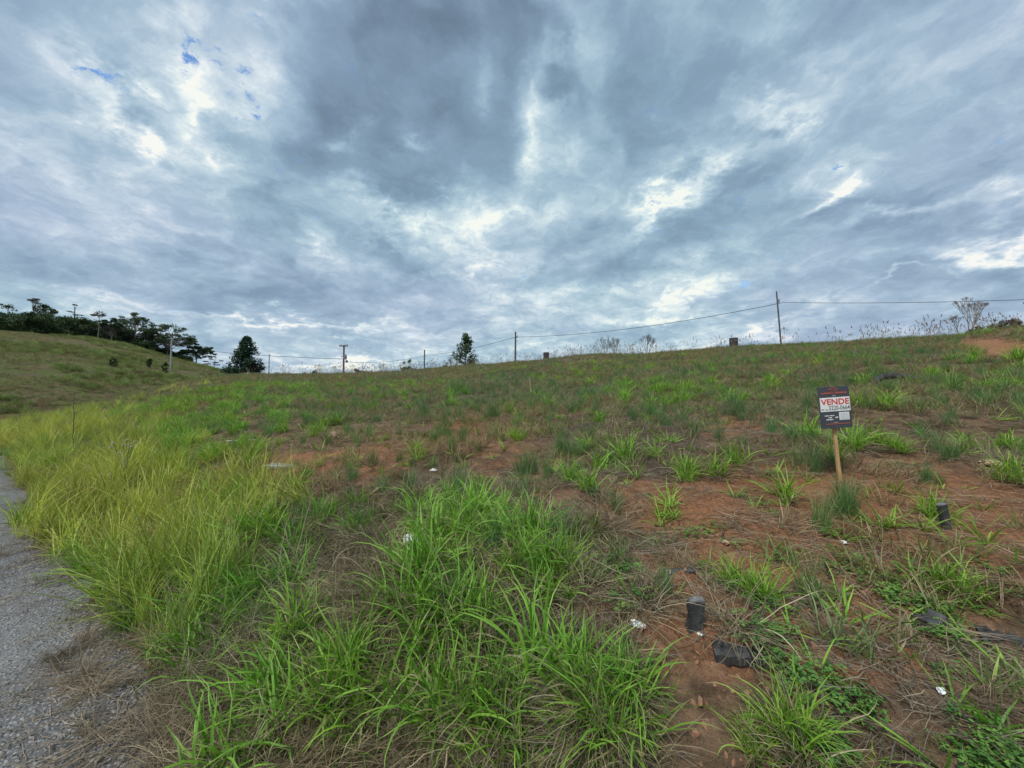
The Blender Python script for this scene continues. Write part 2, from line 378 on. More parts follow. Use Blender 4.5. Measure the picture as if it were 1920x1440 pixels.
# ------------------------------------------------------------------ materials
def mat_new(name):
    m = bpy.data.materials.new(name); m.use_nodes = True; m.node_tree.nodes.clear(); return m
class MT:
    def __init__(s, name):
        s.m = mat_new(name); s.N = s.m.node_tree.nodes; s.L = s.m.node_tree.links
    def n(s, t, ins=None, **k):
        x = s.N.new(t)
        for a, b in k.items(): setattr(x, a, b)
        for a, b in (ins or {}).items():
            if isinstance(b, bpy.types.NodeSocket): s.L.new(b, x.inputs[a])
            elif isinstance(b, tuple) and x.inputs[a].type == 'RGBA': x.inputs[a].default_value = (*b[:3], 1)
            else: x.inputs[a].default_value = b
        return x
    def mix(s, f, a, b, blend='MIX'):
        x = s.n('ShaderNodeMix', {0: f, 6: a, 7: b}, data_type='RGBA', blend_type=blend); return x.outputs[2]
    def math(s, op, a, b=0.0, clamp=False):
        x = s.n('ShaderNodeMath', {0: a, 1: b}, operation=op, use_clamp=clamp); return x.outputs[0]
    def noise(s, scale, detail=4, rough=.55, vec=None, dist=0.0):
        i = {'Scale': scale, 'Detail': detail, 'Roughness': rough, 'Distortion': dist}
        if vec is not None: i['Vector'] = vec
        return s.n('ShaderNodeTexNoise', i)
    def rng(s, v, a, b, c=0.0, d=1.0):
        return s.n('ShaderNodeMapRange', {0: v, 1: a, 2: b, 3: c, 4: d}).outputs[0]
    def out(s, sh): s.n('ShaderNodeOutputMaterial', {0: sh}); return s.m

def blade_mat(name, transl=0.35, rough=.5):
    t_ = MT(name)
    a = t_.n('ShaderNodeAttribute', attribute_name='col', attribute_type='GEOMETRY').outputs['Color']
    o = t_.n('ShaderNodeAttribute', attribute_name='off', attribute_type='INSTANCER').outputs['Vector']
    o1 = t_.n('ShaderNodeVectorMath', {0: o, 1: (1, 1, 1)}, operation='ADD').outputs[0]
    c = t_.n('ShaderNodeVectorMath', {0: a, 1: o1}, operation='MULTIPLY').outputs[0]
    p = t_.n('ShaderNodeBsdfPrincipled', {'Base Color': c, 'Roughness': rough, 'Specular IOR Level': 0.35})
    tr = t_.n('ShaderNodeBsdfTranslucent', {'Color': t_.n('ShaderNodeVectorMath', {0: c, 1: (1.25, 1.35, .7)}, operation='MULTIPLY').outputs[0]})
    mx = t_.n('ShaderNodeMixShader', {0: transl, 1: p.outputs[0], 2: tr.outputs[0]})
    return t_.out(mx.outputs[0])
M_BLADE = blade_mat('grass_blade', .26, .48)
M_DRY = blade_mat('dry_blade', .15, .75)
M_LEAF = blade_mat('tree_leaf', .2, .6)

def simple(name, c1, c2, scale, rough=.8, bump=.2, bscale=None, stretch=(1, 1, 1), spec=.3, detail=5, coord='Object'):
    t_ = MT(name)
    co = t_.n('ShaderNodeTexCoord').outputs[coord]
    mp = t_.n('ShaderNodeMapping', {0: co, 'Scale': stretch}).outputs[0]
    n1 = t_.noise(scale, detail, .6, mp).outputs['Fac']
    c = t_.mix(t_.rng(n1, .3, .7), c1, c2)
    n2 = t_.noise(bscale or scale * 3, 4, .6, mp).outputs['Fac']
    ins = {'Base Color': c, 'Roughness': rough, 'Specular IOR Level': spec}
    if bump > .05: ins['Normal'] = t_.n('ShaderNodeBump', {'Strength': bump, 'Distance': .01, 'Height': n2}).outputs[0]
    p = t_.n('ShaderNodeBsdfPrincipled', ins)
    return t_.out(p.outputs[0])
M_CHAR = simple('charred_wood', (.012, .012, .013), (.085, .085, .085), 14, .75, 1.0, 40, (1, 1, .18))
M_ASH = simple('ashy_wood', (.05, .05, .05), (.26, .26, .25), 30, .9, .5, 60)
M_POST = simple('pine_post', (.30, .19, .085), (.60, .40, .18), 16, .75, .5, 50, (.35, 4, 4))
M_BOARD = simple('board_slate', (.058, .064, .078), (.07, .076, .092), 5, .45, .02)
M_WHITE = simple('board_white', (.74, .76, .74), (.8, .82, .80), 4, .45, .02)
M_RED = simple('print_red', (.62, .05, .035), (.66, .06, .04), 5, .5, .0)
M_SALMON = simple('print_salmon', (.45, .12, .09), (.5, .14, .1), 5, .5, .0)
M_INK = simple('print_grey', (.10, .11, .12), (.12, .13, .14), 5, .5, .0)
M_PALE = simple('print_pale', (.72, .74, .75), (.78, .8, .8), 5, .5, .0)
M_PANEL = simple('blank_panel', (.5, .55, .57), (.6, .64, .66), 25, .5, .0)
M_BARK = simple('bark', (.055, .045, .035), (.12, .1, .08), 3, .9, .4)
M_PALEBARK = simple('pale_bark', (.16, .14, .13), (.26, .23, .21), 3, .9, .4)
M_POLE = simple('weathered_pole', (.07, .065, .07), (.13, .12, .12), 2, .85, .2)
M_REDPOLE = simple('reddish_pole', (.13, .07, .06), (.18, .10, .09), 2, .85, .2)
M_CONC = simple('concrete_pole', (.28, .29, .3), (.36, .37, .38), 2, .85, .2)
M_WIRE = simple('cable_black', (.03, .03, .035), (.04, .04, .045), 2, .6, .0)
M_METAL = simple('grey_metal', (.16, .18, .2), (.22, .24, .26), 4, .5, .1)
M_DRUM = simple('dark_drum', (.03, .028, .032), (.07, .06, .06), 4, .7, .3)
M_LITTER = simple('white_plastic', (.72, .76, .76), (.82, .85, .84), 12, .4, .4)
M_STONE = simple('pale_stone', (.32, .22, .14), (.5, .36, .24), 9, .85, .6)
M_GREYBOARD = simple('grey_board', (.17, .175, .165), (.42, .42, .38), 6, .85, .5, 30, (.5, 3, 3))
M_PEBBLE = simple('pebble', (.12, .115, .11), (.42, .41, .40), 1.0, .8, .2, detail=1)

# ------------------------------------------------------------------ ground mesh
def ground_mesh():
    rs = np.concatenate([np.geomspace(.08, .9, 14)[:-1], np.geomspace(.9, 13, 250)[:-1], np.geomspace(13, 60, 120)[:-1], np.geomspace(60, 400, 30)[:-1], np.geomspace(400, 4000, 14)])
    th = np.concatenate([np.linspace(R(-72), R(72), 560)[:-1], np.linspace(R(72), R(288), 90)[:-1]])
    nr, nt_ = len(rs), len(th)
    rj = rs[:, None] * np.ones(nt_)[None, :]
    X = rj * np.sin(th)[None, :]; Y = rj * np.cos(th)[None, :]
    Z = ground_h(X.ravel(), Y.ravel()).reshape(X.shape)
    V = np.stack([X, Y, Z], -1).reshape(-1, 3)
    i = np.arange(nr - 1)[:, None]; j = np.arange(nt_)[None, :]; j2 = (j + 1) % nt_
    Q = np.stack([i * nt_ + j, i * nt_ + j2, (i + 1) * nt_ + j2, (i + 1) * nt_ + j], -1).reshape(-1, 4)[:, ::-1]
    c0 = len(V); V = np.vstack([V, [0, 0, float(ground_h(0., 0.))]])
    T = np.stack([np.full(nt_, c0), (np.arange(nt_) + 1) % nt_, np.arange(nt_)], -1)[:, ::-1]
    x, y, z = V[:, 0], V[:, 1], V[:, 2]
    px, py = zones(x, y, z)
    red = np.clip(ell(px, py, Z_RED), 0, 1.6); burn = np.clip(ell(px, py, Z_BURN), 0, 1.2); dry = np.clip(ell(px, py, Z_D), 0, 1)
    far = 1 - sst(725, 790, py)
    A = np.clip(red * .8 + .25 * (1 - far), 0, 1) ; B = burn; C_ = far * (1 - np.clip(red, 0, 1)) + .0 * dry
    behind = (y < 0.3)
    A = np.where(behind, .3, A); B = np.where(behind, .2, B); C_ = np.where(behind, .4, C_)
    me = mesh_np('ground', V, Q, None, np.stack([A, B, C_], 1), True, T)
    return me
def ground_material():
    t_ = MT('field_soil')
    geo = t_.n('ShaderNodeNewGeometry').outputs['Position']
    at_ = t_.n('ShaderNodeAttribute', attribute_name='col', attribute_type='GEOMETRY')
    s = t_.n('ShaderNodeSeparateColor', {0: at_.outputs['Color']})
    n0 = t_.noise(1.3, 5, .6, geo, .3).outputs['Fac']
    n1 = t_.noise(7, 6, .65, geo, .4).outputs['Fac']
    n2 = t_.noise(38, 5, .7, geo).outputs['Fac']
    n3 = t_.noise(160, 3, .7, geo).outputs['Fac']
    brown = t_.mix(t_.rng(n1, .35, .65), (.095, .06, .038), (.26, .175, .11))
    redc = t_.mix(t_.rng(n2, .3, .7), (.19, .078, .04), (.43, .225, .12))
    redc = t_.mix(t_.rng(n1, .55, .75), redc, (.42, .275, .18))
    dark = t_.mix(t_.rng(n2, .35, .7), (.055, .040, .032), (.18, .132, .098))
    olive = t_.mix(t_.rng(n1, .35, .65), (.12, .10, .055), (.20, .16, .095))
    def mask(ch, k=1.0, lo=.42, hi=.72):
        a = t_.math('MULTIPLY', ch, k)
        b = t_.math('ADD', a, t_.math('MULTIPLY', t_.math('SUBTRACT', t_.mix(.5, n0, n1), .5), 1.7))
        return t_.rng(b, lo, hi)
    c = t_.mix(mask(s.outputs[0]), brown, redc)
    c = t_.mix(mask(s.outputs[2], .9), c, olive)
    c = t_.mix(mask(s.outputs[1], .95), c, dark)
    # light and dark grains
    vo = t_.n('ShaderNodeTexVoronoi', {'Vector': geo, 'Scale': 60.0, 'Randomness': 1.0})
    g = t_.rng(t_.n('ShaderNodeSeparateColor', {0: vo.outputs['Color']}).outputs[0], .8, 1.0, 0, .5)
    gm = t_.math('MULTIPLY', g, t_.rng(vo.outputs['Distance'], .45, .2))
    c = t_.mix(gm, c, (.45, .30, .2))
    c = t_.mix(t_.rng(n3, .3, .55, .35, 0), c, (.03, .02, .016))
    hgt = t_.math('ADD', t_.math('MULTIPLY', n2, 1.0), t_.math('MULTIPLY', n3, .45))
    b = t_.n('ShaderNodeBump', {'Strength': .9, 'Distance': .03, 'Height': hgt}).outputs[0]
    b = t_.n('ShaderNodeBump', {'Strength': .5, 'Distance': .05, 'Height': n1, 'Normal': b}).outputs[0]
    p = t_.n('ShaderNodeBsdfPrincipled', {'Base Color': c, 'Roughness': .95, 'Normal': b, 'Specular IOR Level': .12})
    return t_.out(p.outputs[0])
gm_ = ground_mesh(); gm_.materials.append(ground_material())
ground = new_obj('ground', gm_); tag(ground, 'red brown field soil rising in a gentle slope to a ridge', kind='structure')

# ------------------------------------------------------------------ road
def road_mesh():
    # along the road direction, across it
    us = np.concatenate([-np.geomspace(1, 250, 60)[::-1], np.linspace(-1, 1, 30)[1:-1], np.geomspace(1, 250, 140)])
    dirv = np.array([-.818, .575]); nrm = np.array([.575, .818]); p0 = nrm * .66
    ks = np.linspace(0, 1, 40)
    e = -0.02 + .22 * (fbm(us, us * 0, 1.1, 4, 5) - .5) + .10 * (fbm(us, us * 0, 6, 3, 8) - .5)
    V = []
    for u, e_ in zip(us, e):
        w = e_ + (-6.6 - e_) * ks ** 1.4
        P_ = p0 + dirv * u
        V.append(np.stack([P_[0] + nrm[0] * w, P_[1] + nrm[1] * w, np.zeros_like(w)], 1))
    V = np.vstack(V)
    z = ground_h(V[:, 0], V[:, 1]) + .006 + .012 * sst(0, .12, np.tile(ks, len(us)))
    V[:, 2] = np.maximum(z, .006)
    n, k = len(us), len(ks)
    i = np.arange(n - 1)[:, None]; j = np.arange(k - 1)[None, :]
    Q = np.stack([i * k + j, i * k + j + 1, (i + 1) * k + j + 1, (i + 1) * k + j], -1).reshape(-1, 4)[:, ::-1]
    return mesh_np('road', V, Q, None, None, True)
def road_material():
    t_ = MT('rough_asphalt')
    geo = t_.n('ShaderNodeNewGeometry').outputs['Position']
    v1 = t_.n('ShaderNodeTexVoronoi', {'Vector': geo, 'Scale': 52.0})
    v2 = t_.n('ShaderNodeTexVoronoi', {'Vector': geo, 'Scale': 150.0})
    r1 = t_.n('ShaderNodeSeparateColor', {0: v1.outputs['Color']})
    n0 = t_.noise(2.2, 5, .6, geo).outputs['Fac']
    n1 = t_.noise(30, 4, .6, geo).outputs['Fac']
    base = t_.mix(t_.rng(n1, .3, .7), (.035, .035, .036), (.085, .083, .08))
    stone = t_.mix(r1.outputs[1], (.13, .13, .13), (.42, .42, .41))
    sm = t_.math('MULTIPLY', t_.rng(r1.outputs[0], .38, .52), t_.rng(v1.outputs['Distance'], .55, .35))
    c = t_.mix(sm, base, stone)
    r2 = t_.n('ShaderNodeSeparateColor', {0: v2.outputs['Color']})
    s2 = t_.math('MULTIPLY', t_.rng(r2.outputs[0], .7, .8), t_.rng(v2.outputs['Distance'], .5, .3))
    c = t_.mix(t_.math('MULTIPLY', s2, .7), c, (.34, .34, .35))
    c = t_.mix(t_.rng(n0, .52, .72, 0, .55), c, (.10, .085, .065))
    nb = t_.noise(.7, 4, .6, geo).outputs['Fac']
    c = t_.mix(t_.rng(nb, .38, .62, 0, .45), c, (.26, .26, .26))
    cr_ = t_.n('ShaderNodeTexVoronoi', {'Vector': t_.n('ShaderNodeVectorMath', {0: geo, 1: t_.n('ShaderNodeVectorMath', {0: t_.noise(3, 4, .6, geo).outputs['Color'], 'Scale': .5}, operation='SCALE').outputs[0]}, operation='ADD').outputs[0], 'Scale': .8}, feature='DISTANCE_TO_EDGE').outputs['Distance']
    c = t_.mix(t_.rng(cr_, .002, .006, .25, 0), c, (.02, .02, .02))
    h_ = t_.math('ADD', t_.math('MULTIPLY', sm, t_.math('SUBTRACT', 1.0, v1.outputs['Distance'])), t_.math('MULTIPLY', n1, .6))
    b = t_.n('ShaderNodeBump', {'Strength': 1.0, 'Distance': .014, 'Height': h_}).outputs[0]
    p = t_.n('ShaderNodeBsdfPrincipled', {'Base Color': c, 'Roughness': .62, 'Normal': b, 'Specular IOR Level': .45})
    return t_.out(p.outputs[0])
rm = road_mesh(); rm.materials.append(road_material())
tag(new_obj('road', rm), 'rough grey asphalt road with worn stony surface', kind='structure')

# ------------------------------------------------------------------ far hill on the left
HL = [(-700, 600), (-200, 618), (0, 630), (60, 634), (150, 641), (230, 653), (260, 661), (300, 672), (340, 682), (380, 690), (430, 701), (480, 712), (560, 730)]
_hth, _hte = [], []
for a, b in HL:
    d = ray(a, b); _hth.append(math.atan2(d[0], d[1])); _hte.append(d[2] / math.hypot(d[0], d[1]))
HR0, HR1 = 62.0, 165.0
def hill_h(X, Y):
    r = np.hypot(X, Y); th = np.arctan2(X, Y)
    te = np.interp(th, _hth, _hte)
    H = CAMZ + te * HR1
    q = np.clip((r - HR0) / (HR1 - HR0), 0, 3)
    base = ground_h(X, Y) * 0 + 1.2
    up = base + (H - base) * np.where(q < 1, np.sin(np.clip(q, 0, 1) * math.pi / 2) ** 1.15, 1)
    dn = (q > 1) * (r - HR1) * 0.10
    return up - dn + .7 * (fbm(X, Y, .16, 3, 16) - .5) + 1.6 * (fbm(X, Y, .03, 3, 15) - .5) * sst(0, .3, q) * (1 - sst(.8, 1, q) * .6) - 2.5 * (1 - sst(0, .12, q))
def build_hill():
    rs = np.linspace(HR0, 300, 110); th = np.linspace(R(-78), R(-25), 260)
    X = rs[:, None] * np.sin(th)[None]; Y = rs[:, None] * np.cos(th)[None]
    Z = hill_h(X, Y)
    edge = sst(R(-25), R(-29), th * np.ones_like(X)) 
    V = np.stack([X, Y, Z], -1).reshape(-1, 3); n, k = X.shape
    i = np.arange(n - 1)[:, None]; j = np.arange(k - 1)[None, :]
    Q = np.stack([i * k + j, i * k + j + 1, (i + 1) * k + j + 1, (i + 1) * k + j], -1).reshape(-1, 4)[:, ::-1]
    t_ = MT('hill_grass')
    geo = t_.n('ShaderNodeNewGeometry').outputs['Position']
    n0 = t_.noise(.07, 5, .6, geo, .5).outputs['Fac']; n1 = t_.noise(.5, 5, .65, geo, .3).outputs['Fac']; n2 = t_.noise(3, 5, .7, geo).outputs['Fac']
    c = t_.mix(t_.rng(n0, .4, .6), (.15, .135, .06), (.11, .145, .045))
    c = t_.mix(t_.rng(n1, .45, .62), c, (.17, .125, .08))
    c = t_.mix(t_.rng(n2, .38, .55, .8, 0), c, (.07, .075, .035))
    n4 = t_.noise(.9, 4, .6, t_.n('ShaderNodeMapping', {0: geo, 'Scale': (.12, .5, 2.0)}).outputs[0]).outputs['Fac']
    c = t_.mix(t_.rng(n4, .58, .68, 0, .7), c, (.10, .08, .055))
    b = t_.n('ShaderNodeBump', {'Strength': .8, 'Distance': .5, 'Height': n2}).outputs[0]
    p = t_.n('ShaderNodeBsdfPrincipled', {'Base Color': c, 'Roughness': .95, 'Normal': b, 'Specular IOR Level': .1})
    me = mesh_np('hill', V, Q, t_.out(p.outputs[0]), None, True)
    tag(new_obj('hill', me), 'olive green grassy hill far behind the field', kind='structure')
build_hill()

# ------------------------------------------------------------------ blade meshes
def blades(n, length, width, lean0, bend, seg=6, fold=True, rad=.03, colA=(.1, .2, .04), colB=(.16, .28, .05), tip=None, seed=0, wp=1.0, flat=0.0, base=None, az=None, kink=0.0, droop=1.6):
    g = np.random.default_rng(seed)
    U = lambda t_: t_[0] + (t_[1] - t_[0]) * g.random(n)
    L = U(length); W = U(width); l0 = U(lean0); bd = U(bend)
    A = g.random(n) * 2 * math.pi if az is None else az[0] + az[1] * g.normal(0, 1, n)
    rr = rad * np.sqrt(g.random(n)); ra = g.random(n) * 2 * math.pi
    s = np.linspace(0, 1, seg + 1)
    phi = l0[:, None] + bd[:, None] * s[None] ** droop
    if kink: phi = phi + np.cumsum(g.normal(0, kink, phi.shape), 1)
    az_ = A[:, None] + (np.cumsum(g.normal(0, .10 + kink, phi.shape), 1))
    ds = L[:, None] / seg
    dx = np.sin(phi) * ds; dz = np.cos(phi) * ds
    hx = np.cumsum(dx * np.sin(az_), 1) - dx[:, :1] * np.sin(az_[:, :1]); hy = np.cumsum(dx * np.cos(az_), 1) - dx[:, :1] * np.cos(az_[:, :1]); hz = np.cumsum(dz, 1) - dz[:, :1]
    C = np.stack([hx + (rr * np.cos(ra))[:, None], hy + (rr * np.sin(ra))[:, None], hz], -1)
    C[..., 2] = np.where(C[..., 2] < .004, .004 + .003 * g.random(C[..., 2].shape), C[..., 2])
    tw = g.normal(0, .5, n)[:, None] + g.normal(0, .5, n)[:, None] * s[None]
    side = np.stack([np.cos(az_), -np.sin(az_), np.zeros_like(az_)], -1)
    nrm = np.stack([-np.cos(phi) * np.sin(az_), -np.cos(phi) * np.cos(az_), np.sin(phi)], -1)
    sd = side * np.cos(tw)[..., None] + nrm * np.sin(tw)[..., None]; nn = -side * np.sin(tw)[..., None] + nrm * np.cos(tw)[..., None]
    prof = np.minimum(1, .55 + 1.6 * s) * (1 - s ** 2.4) ** .8 * wp + .0
    prof[-1] = .02
    w = W[:, None] * prof[None] * .5
    cA, cB = np.array(colA), np.array(colB); f = g.random(n)[:, None]
    cb = (cA * (1 - f) + cB * f) * (1 + g.normal(0, .10, (n, 1)))
    cc = cb[:, None, :] * np.ones((1, seg + 1, 1))
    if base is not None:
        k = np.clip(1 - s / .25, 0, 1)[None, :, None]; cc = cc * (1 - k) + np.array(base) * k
    if tip is not None:
        on = (g.random(n) < .45)[:, None, None]; k = np.clip((s - .72) / .28, 0, 1)[None, :, None] * on; cc = cc * (1 - k) + np.array(tip) * k
    m = 3 if fold else 2
    if fold:
        V = np.stack([C - sd * w[..., None], C - nn * (w * .35)[..., None], C + sd * w[..., None]], 2)
    else:
        V = np.stack([C - sd * w[..., None], C + sd * w[..., None]], 2)
    col_ = np.repeat(cc[:, :, None, :], m, 2)
    V = V.reshape(-1, 3); col_ = np.clip(col_.reshape(-1, 3), .004, .9)
    Q = []
    for i in range(seg):
        for k in range(m - 1):
            Q.append((i * m + k, i * m + k + 1, (i + 1) * m + k + 1, (i + 1) * m + k))
    Q = (np.array(Q)[None] + (np.arange(n) * (seg + 1) * m)[:, None, None]).reshape(-1, 4)
    return V, Q, col_
def merge(*parts):
    V, Q, C_ = [], [], []; o = 0
    for v, q, c in parts:
        V.append(v); Q.append(q + o); C_.append(c); o += len(v)
    return np.vstack(V), np.vstack(Q), np.vstack(C_)

GA, GB = (.125, .27, .03), (.26, .44, .05)
STRAW = (.42, .33, .19)
def tuft_broad(seed, n=46, k=1.0):
    g = np.random.default_rng(seed)
    return merge(
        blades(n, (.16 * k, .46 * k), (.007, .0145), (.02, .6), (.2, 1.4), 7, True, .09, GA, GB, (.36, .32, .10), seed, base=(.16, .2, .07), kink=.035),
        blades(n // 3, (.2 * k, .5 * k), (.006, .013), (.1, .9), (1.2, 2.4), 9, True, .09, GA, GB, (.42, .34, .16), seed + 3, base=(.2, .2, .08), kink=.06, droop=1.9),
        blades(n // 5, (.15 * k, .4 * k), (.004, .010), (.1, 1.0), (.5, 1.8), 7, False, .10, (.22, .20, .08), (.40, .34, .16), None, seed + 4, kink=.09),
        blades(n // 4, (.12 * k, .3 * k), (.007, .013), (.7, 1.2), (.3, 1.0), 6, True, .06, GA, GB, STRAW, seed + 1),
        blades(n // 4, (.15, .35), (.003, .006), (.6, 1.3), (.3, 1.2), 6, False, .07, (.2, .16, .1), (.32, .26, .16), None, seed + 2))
def tuft_fine(seed, n=90):
    return merge(blades(n, (.2, .42), (.0025, .005), (.0, .45), (.1, .7), 5, False, .07, (.085, .17, .06), (.14, .25, .08), (.25, .28, .12), seed),
                 blades(n // 3, (.15, .3), (.002, .004), (.3, .9), (.2, 1.0), 5, False, .08, (.16, .17, .09), (.3, .27, .17), None, seed + 1))
def tuft_field(seed, n=26):
    g = np.random.default_rng(seed)
    a = g.random()
    A = (.11, .19, .055) if a < .6 else (.17, .18, .08); B = (.19, .29, .08) if a < .6 else (.28, .26, .13)
    return merge(blades(n, (.08, .26), (.004, .009), (.0, .7), (.1, 1.0), 4, False, .10, A, B, (.3, .27, .13), seed),
                 blades(n // 2, (.08, .24), (.003, .005), (.2, 1.2), (.1, 1.0), 4, False, .12, (.15, .115, .075), (.28, .22, .14), None, seed + 1))
def tuft_spread(seed, n=12):      # star shaped seedling of broad blades
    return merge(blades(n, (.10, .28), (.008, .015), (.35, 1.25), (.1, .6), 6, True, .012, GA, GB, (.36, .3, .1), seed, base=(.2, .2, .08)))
def thatch(seed, n=130, az=None):      # dead straw hanging over
    return merge(blades(n, (.22, .52), (.002, .0055), (.5, 1.35), (.5, 1.5), 8, False, .10, (.11, .083, .052), (.38, .30, .19), None, seed, az=az, kink=.10, droop=1.1),
                 blades(n // 3, (.2, .4), (.002, .005), (.3, 1.2), (.6, 1.6), 8, False, .09, (.07, .052, .034), (.20, .15, .10), None, seed + 1, az=az, kink=.14, droop=1.0),
                 blades(5, (.25, .5), (.004, .008), (.5, 1.2), (.5, 1.2), 8, False, .09, (.36, .28, .17), (.5, .41, .28), None, seed + 2, kink=.08))
def tuft_yellow(seed, n=60):
    return merge(blades(n, (.3, .75), (.0045, .010), (.0, .45), (.1, 1.1), 6, False, .11, (.27, .34, .05), (.47, .50, .09), (.5, .42, .18), seed),
                 blades(n // 3, (.25, .5), (.003, .006), (.2, .9), (.2, 1.2), 6, False, .12, (.28, .22, .12), (.42, .34, .2), None, seed + 1))
def litter_patch(seed, n=46):
    return blades(n, (.05, .26), (.0018, .005), (1.35, 1.56), (-.03, .06), 4, False, .16, (.11, .085, .06), (.33, .26, .18), None, seed, kink=.06)
def clover(seed, n=34):
    g = np.random.default_rng(seed); V, Q, C_ = [], [], []; o = 0
    for i in range(n):
        r = .13 * math.sqrt(g.random()); a = g.random() * 6.283; c = np.array([r * math.cos(a), r * math.sin(a), .015 + .05 * g.random()])
        rot = g.random() * 6.283; s_ = .005 + .011 * g.random(); colr = np.array((.075, .19, .035)) + np.array((.12, .13, .02)) * g.random() ** 1.5
        st = blades(1, (c[2] * 1.02, c[2] * 1.05), (.0015, .002), (.0, .05), (0, .1), 2, False, .0, (.1, .14, .05), (.12, .16, .05), None, int(g.integers(1 << 30)))
        v = st[0].copy(); v[:, :2] += c[:2]; V.append(v); Q.append(st[1] + o); C_.append(st[2]); o += len(v)
        for k in range(3):
            b = rot + k * 2.094; e1 = np.array([math.cos(b), math.sin(b), .25 * g.normal()]); e2 = np.array([-math.sin(b), math.cos(b), .15 * g.normal()])
            pts = np.array([c, c + e1 * s_ * .9 + e2 * s_ * .62 , c + e1 * s_ * 1.75 + e2 * s_ * .45, c + e1 * s_ * 1.6 + [0, 0, -.001], c + e1 * s_ * 1.75 - e2 * s_ * .45, c + e1 * s_ * .9 - e2 * s_ * .62])
            V.append(pts); Q.append(np.array([(0, 1, 2, 3), (0, 3, 4, 5)]) + o); C_.append(np.tile(colr * (1 + .12 * g.normal()), (6, 1))); o += 6
    return np.vstack(V), np.vstack(Q), np.clip(np.vstack(C_), .01, 1)
def seed_stalks(seed, n=5, red=True):
    g = np.random.default_rng(seed)
    st = blades(n, (.55, 1.15), (.006, .010), (.0, .22), (.0, .3), 6, False, .15, (.25, .2, .13), (.34, .29, .19), None, seed, kink=.02)
    V, Q, C_ = [st[0]], [st[1]], [st[2]]; o = len(st[0])
    W = st[0].reshape(n, 7, 2, 3)
    for i in range(n):
        tipp = W[i, -1].mean(0); prev = W[i, -2].mean(0); d = tipp - prev; d /= np.linalg.norm(d)
        c = np.array((.15, .075, .07)) if g.random() < .55 else np.array((.34, .27, .18))
        Lh = .10 + .12 * g.random(); rr = .014 + .014 * g.random()
        for k in range(10):
            s_ = (k + g.random()) / 10; a = g.random() * 6.283
            sd = np.cross(d, [math.cos(a), math.sin(a), .1]); sd /= np.linalg.norm(sd)
            p0 = tipp - d * .02 + d * Lh * s_; e = p0 + sd * rr * 1.6 * math.sin(math.pi * min(1, .2 + s_ * .8)) + d * .03
            q = np.cross(sd, d) * .010
            V.append(np.array([p0 - q * 1.5, p0 + q * 1.5, e + q, e - q])); Q.append(np.array([(0, 1, 2, 3)]) + o); C_.append(np.tile(c * (1 + .1 * g.normal()), (4, 1))); o += 4
    return np.vstack(V), np.vstack(Q), np.clip(np.vstack(C_), .01, 1)
def pebbles(seed):
    g = np.random.default_rng(seed)
    V = np.array([(1, 0, 0), (-1, 0, 0), (0, 1, 0), (0, -1, 0), (0, 0, .8), (.7, .7, .2), (-.7, .7, .1), (.7, -.7, .25), (-.7, -.7, .1), (0, 0, -.4)], float)
    V = V * (1 + .2 * g.normal(size=V.shape)) * [1, .8, .6]
    T = [(4, 0, 5), (4, 5, 2), (4, 2, 6), (4, 6, 1), (4, 1, 8), (4, 8, 3), (4, 3, 7), (4, 7, 0), (9, 5, 0), (9, 2, 5), (9, 6, 2), (9, 1, 6), (9, 8, 1), (9, 3, 8), (9, 7, 3), (9, 0, 7)]
    return V * .01, T

POOL = {}
def pool(key, fn, n, mat, smooth=True):
    c = bpy.data.collections.new('variants_' + key)
    ms = []
    for i in range(n):
        V, Q, C_ = fn(i * 37 + 5)
        me = mesh_np(key, V, Q, mat, C_, smooth); ms.append(me)
        o = bpy.data.objects.new('%s_v%02d' % (key, i), me); c.objects.link(o)
    POOL[key] = (c, ms)
pool('broad', tuft_broad, 8, M_BLADE)
pool('bigbroad', lambda s: tuft_broad(s, 60, 1.35), 6, M_BLADE)
pool('fine', tuft_fine, 5, M_BLADE)
pool('field', tuft_field, 8, M_BLADE)
pool('spread', tuft_spread, 6, M_BLADE)
pool('thatch', thatch, 8, M_DRY)
pool('yellow', tuft_yellow, 6, M_BLADE)
pool('litter', litter_patch, 6, M_DRY)
pool('clover', clover, 5, M_BLADE)
pool('stalk', seed_stalks, 6, M_DRY)
pool('strand', lambda s: blades(2, (.4, .8), (.002, .0045), (.5, 1.2), (.3, 1.0), 12, False, .02, (.32, .25, .15), (.46, .37, .24), None, s, kink=.13), 8, M_DRY)
pc = bpy.data.collections.new('variants_pebble')
for i in range(4):
    V, T = pebbles(i); me = mesh_np('pebble', V, None, M_PEBBLE, None, False, T); pc.objects.link(bpy.data.objects.new('pebble_v%02d' % i, me))
POOL['pebble'] = (pc, None)

